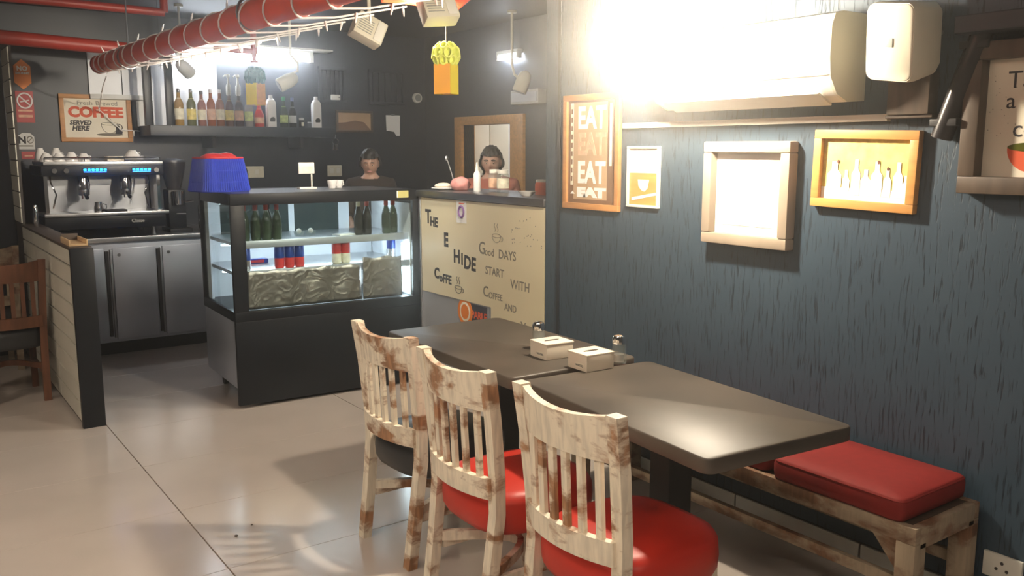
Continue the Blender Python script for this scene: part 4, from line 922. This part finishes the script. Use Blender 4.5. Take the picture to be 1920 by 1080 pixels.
# ================================================================== DUCT, PIPES, FAIRY LIGHTS, LANTERNS
du = thing('red_duct', 'fat red pipe under the ceiling wound with fairy lights', 'pipe', (1.40, 0, 2.155))
MB().tube([(0, 7.10, .03), (0, 4.5, .0), (0, 1.0, -.03), (0, -2.4, -.05)], .062, 24).build('pipe_run', 'duct_red', du)
MB().tube([(0, 7.08, .03), (0, 7.11, .031), (0, 7.16, .032), (0, 7.19, .033)], [.066, .066, .05, .03], 20).build('end_cap', 'pipe_red', du)
for y in (6.2, 3.9, 1.2): 
    MB().tube([(.068*math.cos(a*PI/10), y, .004+.068*math.sin(a*PI/10)) for a in range(20)], .006, 6, True).build('clamp', 'steel_dark', du); MB().cyl((0, y, .065), (0, y, CZ-2.155), .005, seg=6).build('hanger', 'steel_dark', du)
x1 = thing('red_pipe', 'slim dark red pipe crossing the back left below the ceiling', 'pipe', (0, 7.32, 2.345))
MB().tube([(-2.9, -.05, .13), (.80, 0, .015), (1.75, 0, -.02)], .05, 16).build('pipe_run', 'pipe_red', x1)
for x in (-1.5, .3): MB().cyl((x, 0, .05), (x, 0, CZ-2.33), .005, seg=6).build('hanger', 'steel_dark', x1)
x2 = thing('red_pipe', 'thin red pipe close under the ceiling above the fat red pipe', 'pipe', (0, 7.20, 2.615))
MB().tube([(-2.9, 0, .02), (1.2, 0, 0), (1.9, 0, -.01)], .03, 14).build('pipe_run', 'pipe_red', x2); MB().cyl((1.9, 0, -.01), (1.9, 0, .10), .03, seg=14).build('riser', 'pipe_red', x2)
x3 = thing('red_pipe', 'short orange-red pipe stub behind the white floodlight', 'pipe', (0, 4.50, 2.425))
MB().tube([(2.40, .1, .0), (2.84, 0, -.012), (2.90, 0, .03), (2.91, 0, .335)], .036, 16).build('pipe_run', 'duct_red', x3)
x4 = thing('sprinkler', 'dark red sprinkler pipe stub hanging in front of the strip light', 'pipe', (2.585, 7.2, 2.38))
MB().tube([(-.32, 0, -.02), (-.06, 0, -.02), (0, 0, -.02)], .022, 12).build('pipe_run', 'pipe_red', x4); MB().tube([(0, 0, .32), (0, 0, -.02), (0, 0, -.09)], [.02, .026, .012], 12).build('drop', 'pipe_red', x4); MB().cyl((0, 0, -.105), (0, 0, -.095), .03, seg=14).build('deflector', 'pipe_red', x4)
# fairy lights: one wire looping round the fat pipe and out to a guide wire
gw = thing('guide_wire', 'thin guide wire running parallel to the fat red pipe', 'wire', (1.85, 0, 2.19)); MB().tube([(0, 7.25, .02), (0, 2.5, -.03)], .0015, 6).build('wire', 'black_matt', gw)
for y in (7.2, 2.6): MB().cyl((0, y, 0), (0, y, CZ-2.19), .0015, seg=6).build('hanger', 'black_matt', gw)
fs = thing('fairy_lights', 'white fairy light string looped round the fat red pipe', 'string lights', (1.40, 0, 2.155))
loops = [7.0, 6.86, 6.66, 6.40, 6.14, 5.90, 5.62, 5.34, 5.06, 4.78, 4.50, 4.22, 3.95, 3.66, 3.36, 3.05, 2.75]
bulbs = []
def zoff(y): return .03*(y-4.5)/2.6 if y > 4.5 else -.03*(4.5-y)/3.5
hel = []
for i in range(len(loops)-1):
    for k in range(16):
        y = loops[i]+(loops[i+1]-loops[i])*k/16; a = -PI/2-2*PI*k/16
        hel.append((.067*math.cos(a), y, zoff(y)+.067*math.sin(a)))
MB().tube(hel, .0040, 5).build('wire', 'ceramic', fs)
for i, y in enumerate(loops):
    zo = zoff(y); reach = .46 if i > 4 else .06+.09*i
    MB().tube([(-.01, y+.005, zo-.068), (reach*.3, y, zo-.055), (reach*.65, y-.01, zo-.02), (reach, y-.01, zo+.015)], .0040, 5).build('strand', 'ceramic', fs)
    for f, dz in ((.96, .010), (.5, -.036)): bulbs.append((reach*f, y-.01, zo+dz))
    if i % 2: bulbs.append((-.03, y-.08, zo+.062))
bm0 = MB(); bm0.cyl((0, 0, .006), (0, 0, -.012), .005, .006, 6); bm0.cyl((0, 0, -.012), (0, 0, -.038), .006, .0025, 6)
b0 = bm0.build('bulb', 'ceramic', fs); b0.location = bulbs[0]
for p in bulbs[1:]:
    c = b0.copy(); C.objects.link(c); c.parent = fs; c.location = p; c.rotation_euler = (random.uniform(-.3, .3), random.uniform(-.3, .3) if p[2] < .05 else PI+random.uniform(-.5, .5), 0)
fs2 = thing('fairy_lights', 'loose end of fairy lights drooping beside the coffee sign', 'string lights', (1.42, 7.0, 2.10))
MB().tube([(0, 0, 0), (.03, .3, -.06), (.10, .8, -.16), (.14, 1.04, -.20), (.30, 1.06, -.36), (.48, 1.05, -.37), (.62, .70, -.33)], .004, 5).build('wire', 'ceramic', fs2)
for p in ((.05, .45, -.09), (.12, .95, -.18), (.40, 1.06, -.375), (.55, .9, -.36)):
    c = b0.copy(); C.objects.link(c); c.parent = fs2; c.location = p
# white ceiling spotlight heads in the middle; glowing lenses added to light the back wall
def flood(label, loc, rot, w_, h_, d_):
    o = thing('floodlight', label, 'light', loc, 0, 'white ceiling floodlights'); R = Euler(rot).to_matrix().to_4x4()
    def P_(mb, nm_, m, par):
        bmesh.ops.transform(mb.bm, matrix=R, verts=mb.bm.verts); return mb.build(nm_, m, par)
    h = P_(MB().box(-w_/2, -d_/2, -h_/2, w_/2, d_/2, h_/2, .012), 'housing', 'plastic_cream', o)
    for k in range(6): P_(MB().box(-w_*.42, -d_/2-.003, -h_*.30+k*h_*.10, w_*.06, -d_/2+.001, -h_*.30+k*h_*.10+.004), 'vent_slot', 'plastic_grey', h)
    P_(MB().box(-w_*.40, d_/2-.001, -h_*.36, w_*.40, d_/2+.004, h_*.36), 'lens', 'flood_fill_glow', h)
    P_(MB().box(w_*.16, -d_/2-.004, -h_*.42, w_*.44, -d_/2, h_*.42, .003), 'front_panel', 'plastic_white', h)
    MB().tube([(0, 0, 0), (.01, 0, h_*.75), (.01, 0, CZ-loc[2]-.02)], .010, 8).build('stem', 'plastic_cream', o); MB().cyl((.01, 0, CZ-loc[2]-.025), (.01, 0, CZ-loc[2]), .045, seg=16).build('mount', 'plastic_cream', o)
flood('tilted white floodlight with vent slots right of the fat red pipe', (2.215, 4.42, 2.205), (-.20, .45, -.15), .17, .13, .10)
flood('white floodlight head with the yellow lantern hanging below it', (2.64, 4.40, 2.35), (-.50, -.10, -.15), .20, .17, .10)
bl_ = bpy.data.lights.new('sign_fill', 'SPOT'); bl_.energy = SIGN_FILL_W; bl_.color = (1.0, .86, .68); bl_.spot_size = math.radians(36); bl_.spot_blend = .7; bl_.shadow_soft_size = .03  # extra spot added to brighten the coffee sign
fo = [o for o in C.objects if o.name == 'floodlight'][0]; bo_ = bpy.data.objects.new('sign_fill', bl_); C.objects.link(bo_); bo_.parent = fo; bo_.location = (-.01, .075, -.02)
bo_.rotation_euler = (Vector((1.40, 8.1, 1.80))-Vector((2.205, 4.50, 2.185))).to_track_quat('-Z', 'Y').to_euler()
def lantern(label, loc, s, ball, body, body2, drop):
    o = thing('paper_lantern', label, 'lantern', loc, 0, 'paper lanterns')
    # folded paper tube: four faces in two tones
    a = .052*s
    for k in range(4):
        R = Matrix.Rotation(k*PI/2+.55, 4, 'Z'); MB().box(-a, -a, 0, a, -a+.002, .165*s, 0, R).build('tube_face', body if k % 2 == 0 else body2, o, False)
    # ball of looped paper strips
    cz = .165*s+.052*s; br = .074*s
    for k in range(8):
        mb = MB()
        for lat, sz in ((-.42, .030*s), (.15, .034*s), (.75, .028*s)):
            an = 2*PI*(k+(.5 if 0 < lat < .5 else 0))/8
            nrm = Vector((math.cos(an)*math.cos(lat), math.sin(an)*math.cos(lat), math.sin(lat))); tg = Vector((-math.sin(an), math.cos(an), 0)); up2 = nrm.cross(tg)
            c0 = Vector((0, 0, cz))+nrm*br*.88; L_ = []
            for q in range(14):
                t = 2*PI*q/14; d = tg*math.cos(t)*sz*.72+up2*math.sin(t)*sz; p = c0+d; L_.append([p-nrm*.014*s, p+nrm*.014*s, p+nrm*.014*s-d*.28, p-nrm*.014*s-d*.28])
            mb.rings(L_, True)
        mb.build('paper_loop', ball, o, False)
    MB().lathe([(.040*s, -.005*s), (.052*s, .015*s), (.056*s, .05*s), (.045*s, .08*s), (.02*s, .098*s)], (0, 0, .165*s), 10).build('core', ball, o)
    MB().cyl((0, 0, .26*s), (0, 0, drop), .0018, seg=5).build('cord', 'napkin_cream', o); MB().sphere((0, 0, drop), .010, 8).build('knot', 'napkin_cream', o)
lantern('yellow paper lantern with looped crown hanging mid room', (2.690, 4.40, 1.885), 1.0, 'lime_paper', 'yellow_paper', 'orange_paper', .385)
lantern('orange paper lantern with teal crown hanging before the bottles', (2.585, 7.20, 1.935), 1.05, 'teal_paper', 'wood_orange', 'yellow_paper', .35)
# unseen ceiling panels added as fill light for the dining room
for x, y, l in ((-.35, 2.7, 'over the open floor beside the tables'), (-.35, .3, 'over the spot left of the camera'), (-1.9, 1.5, 'nearest the far side wall'), (1.1, -1.0, 'behind the camera near the plaster wall'), (-1.3, 4.9, 'over the brown chairs')):
    o = thing('ceiling_fill_panel', 'square white fill light panel added '+l, 'light', (x, y, CZ), 0, 'added fill light panels')
    for k in range(4): MB().box(-.31, -.31, -.03, .31, -.28, 0, .003, Matrix.Rotation(k*PI/2, 4, 'Z')).build('frame_bar', 'plastic_white', o)
    MB().box(-.28, -.28, -.02, .28, .28, -.012).build('diffuser', 'fill_glow', o, False)

# ================================================================== PEOPLE
def eval_mesh(ob):
    dg = bpy.context.evaluated_depsgraph_get(); return bpy.data.meshes.new_from_object(ob.evaluated_get(dg))
def person(label, loc, rz, H_, shirt, tilt, hair_long):
    s = H_/1.70
    V = []; E_ = []; Rr = []
    def add(p, r, par=None):
        V.append((p[0]*s, p[1]*s, p[2]*s)); Rr.append(r*s)
        if par is not None: E_.append((par, len(V)-1))
        return len(V)-1
    pel = add((0, 0, .95), .135); sp1 = add((0, .01, 1.10), .125, pel); sp2 = add((0, .0, 1.28), .145, sp1); up_ = add((0, .01, 1.38), .115, sp2); nk = add((0, 0, 1.45), .055, up_); hd = add((0, -.012, 1.54), .055, nk)
    for sx in (-1, 1):
        h0 = add((sx*.09, 0, .88), .10, pel); kn = add((sx*.10, -.02, .48), .062, h0); an = add((sx*.10, .02, .09), .042, kn); to = add((sx*.11, -.14, .035), .035, an)
        sh0 = add((sx*.165, .01, 1.385), .062, up_); el = add((sx*.225, .03, 1.10), .046, sh0); wr = add((sx*.155, -.20, 1.04), .030, el); pm = add((sx*.140, -.26, 1.03), .030, wr)
        for k, (dx, ln) in enumerate(((-.026, .060), (-.009, .072), (.009, .068), (.026, .052))):
            a_ = add((sx*.140+dx, -.300, 1.030), .0095, pm); b_ = add((sx*.140+dx, -.300-ln*.6, 1.018), .0085, a_); add((sx*.140+dx, -.300-ln*.9, .995), .0075, b_)
        t_ = add((sx*.140-sx*.034, -.255, 1.028), .011, pm); add((sx*.140-sx*.052, -.290, 1.020), .009, t_)
    me = bpy.data.meshes.new('sk'); me.from_pydata(V, E_, []); ob = bpy.data.objects.new('sk', me); C.objects.link(ob)
    sm = ob.modifiers.new('skin', 'SKIN'); sm.use_smooth_shade = True
    for i, sv in enumerate(me.skin_vertices[0].data): sv.radius = (Rr[i], Rr[i]); sv.use_root = (i == 0)
    # flatten chest front-to-back
    for i in (pel, sp1, sp2, up_): me.skin_vertices[0].data[i].radius = (Rr[i]*1.12, Rr[i]*.82)
    ob.modifiers.new('sub', 'SUBSURF').levels = 2
    m1 = eval_mesh(ob); bpy.data.objects.remove(ob)
    bm = bmesh.new(); bm.from_mesh(m1)
    hc = Vector((0, -.015, 1.575))*s
    b = bmesh.new(); bmesh.ops.create_uvsphere(b, u_segments=40, v_segments=28, radius=1)
    for v in b.verts:
        x, y, z = v.co; k = 1-.22*max(0, -z)**1.5
        v.co = Vector((x*.074*k, y*.094*(1-.10*max(0, -z)), z*.118))
        if y < -.5: v.co.y *= .97
        # brow, nose, chin
        g = lambda cx, cz, wx, wz: math.exp(-((x-cx)/wx)**2-((z-cz)/wz)**2) if y < 0 else 0
        v.co.y -= .024*g(0, -.18, .16, .16)+.010*g(0, .02, .12, .22)+.007*g(0, -.62, .30, .14)+.006*g(0, -.40, .30, .05)-.007*g(.38, .02, .20, .12)-.007*g(-.38, .02, .20, .12)
    for sx in (-1, 1):
        e = bmesh.new(); bmesh.ops.create_uvsphere(e, u_segments=12, v_segments=8, radius=1); bmesh.ops.transform(e, matrix=Matrix.Translation((sx*.075, .012, -.010)) @ Matrix.Diagonal((.010, .020, .032, 1)), verts=e.verts)
        t = bpy.data.meshes.new('t'); e.to_mesh(t); e.free(); b.from_mesh(t)
    HM = Matrix.Translation(hc) @ Matrix.Rotation(tilt, 4, 'X') @ Matrix.Diagonal((s, s, s, 1))
    bmesh.ops.transform(b, matrix=HM, verts=b.verts); t = bpy.data.meshes.new('t'); b.to_mesh(t); b.free(); bm.from_mesh(t)
    m2 = bpy.data.meshes.new('body'); bm.to_mesh(m2); bm.free(); ob = bpy.data.objects.new('b', m2); C.objects.link(ob)
    rm = ob.modifiers.new('rm', 'REMESH'); rm.mode = 'VOXEL'; rm.voxel_size = .0075; rm.use_smooth_shade = True
    sm = ob.modifiers.new('sm', 'SMOOTH'); sm.factor = .5; sm.iterations = 3
    body = eval_mesh(ob); bpy.data.objects.remove(ob)
    root = thing('person', label, 'person', loc, rz)
    bo = link('body', body.copy(), 'skin', root, True, 80)
    HI = HM.inverted()
    def cloth(name, m, keep, off):
        q = bmesh.new(); q.from_mesh(body); q.normal_update()
        nn = {v.index: v.normal.copy() for v in q.verts}
        bmesh.ops.delete(q, geom=[f for f in q.faces if not keep(f.calc_center_median())], context='FACES')
        for v in q.verts: v.co += v.normal*off(v.co)
        mm = bpy.data.meshes.new(name); q.to_mesh(mm); q.free(); return link(name, mm, m, root, True, 80)
    cloth('shirt', shirt, lambda c: .93*s < c.z < (1.435 if math.hypot(c.x, c.y) < .085*s else 1.50)*s and not (c.y < -.10*s and c.z < 1.2*s), lambda c: .014)
    cloth('trousers', 'shirt_trouser', lambda c: .10*s < c.z < .955*s and c.y > -.12*s, lambda c: .012)
    cloth('shoes', 'rubber', lambda c: c.z < .10*s, lambda c: .008 if c.z > .01 else 0)
    def is_hair(c):
        p = HI @ c
        if p.z < -.14 or abs(p.x) > .11 or abs(p.y) > .13: return False
        if p.y < -.02: return p.z > .055+.25*max(0, p.y+.05)
        return p.z > (-.12 if hair_long else -.055)+(.03 if abs(p.x) > .068 and p.y < .02 else 0)
    cloth('hair', 'hair', is_hair, lambda c: .016+.006*math.sin(c.x*180)*math.sin(c.y*150))
    for sx in (-1, 1):
        eo = MB().sphere((0, 0, 0), .009*s, 12, (1, 1, .62)).build('eye', 'napkin_cream', root); eo.location = HM @ Vector((sx*.029, -.080, .003)); MB().sphere((0, -.0048*s, 0), .0048*s, 10).build('iris', 'hair', eo)
        br_ = MB().rail([(-.016, 0, 0), (0, -.004, .003), (.016, 0, -.001)], .006, .006).build('eyebrow', 'hair', root); br_.location = HM @ Vector((sx*.030, -.090, .028))
    mo = MB().sphere((0, 0, 0), .02*s, 12, (1, .25, .28)).build('mouth', 'pink_cloth', root); mo.location = HM @ Vector((0, -.091, -.050))
    return root
person('dark-haired person in a brown top leaning behind the display fridge', (3.36, 6.72, 0), -.55, 1.58, 'shirt_brown', .25, False)
person('black-haired person in a reddish shirt standing before the kitchen hatch', (3.82, 5.60, 0), -.75, 1.60, 'shirt_red', .15, True)

for i, (x, y, l) in enumerate(((1.076, 3.452, 'larger dark crumb on the floor tile near the joint'), (1.166, 3.523, 'tiny brown crumb on the floor tile beside the larger one'))):
    b = bmesh.new(); bmesh.ops.create_icosphere(b, subdivisions=2, radius=.006-.002*i)
    for v in b.verts: v.co *= 1+.2*math.sin(v.co.x*900+i)*math.sin(v.co.y*700)
    tag(MB().merge(b, Matrix.Diagonal((1.2, 1, .7, 1))).build('crumb', 'wood_dark', None), l, 'crumb', 'crumbs on the floor').location = (x, y, .0040-.001*i)
# ================================================================== HAZE, ADDED TO SPREAD THE LAMP'S GLARE
hz = bpy.data.materials.new('haze'); hz.use_nodes = True; nt = hz.node_tree
for n in list(nt.nodes): nt.nodes.remove(n)
out = nt.nodes.new('ShaderNodeOutputMaterial'); vs = nt.nodes.new('ShaderNodeVolumeScatter'); vs.inputs['Color'].default_value = (1, .97, .93, 1); vs.inputs['Density'].default_value = .038; vs.inputs['Anisotropy'].default_value = .93
nt.links.new(vs.outputs[0], out.inputs['Volume'])
MATS['haze'] = hz
ho = MB().box(-3.25, -2.65, -.03, 4.77, 8.16, CZ+.03).build('haze', 'haze', None, False); ho['kind'] = 'stuff'; tag(ho, 'thin warm haze added to spread the lamp glare', 'haze')
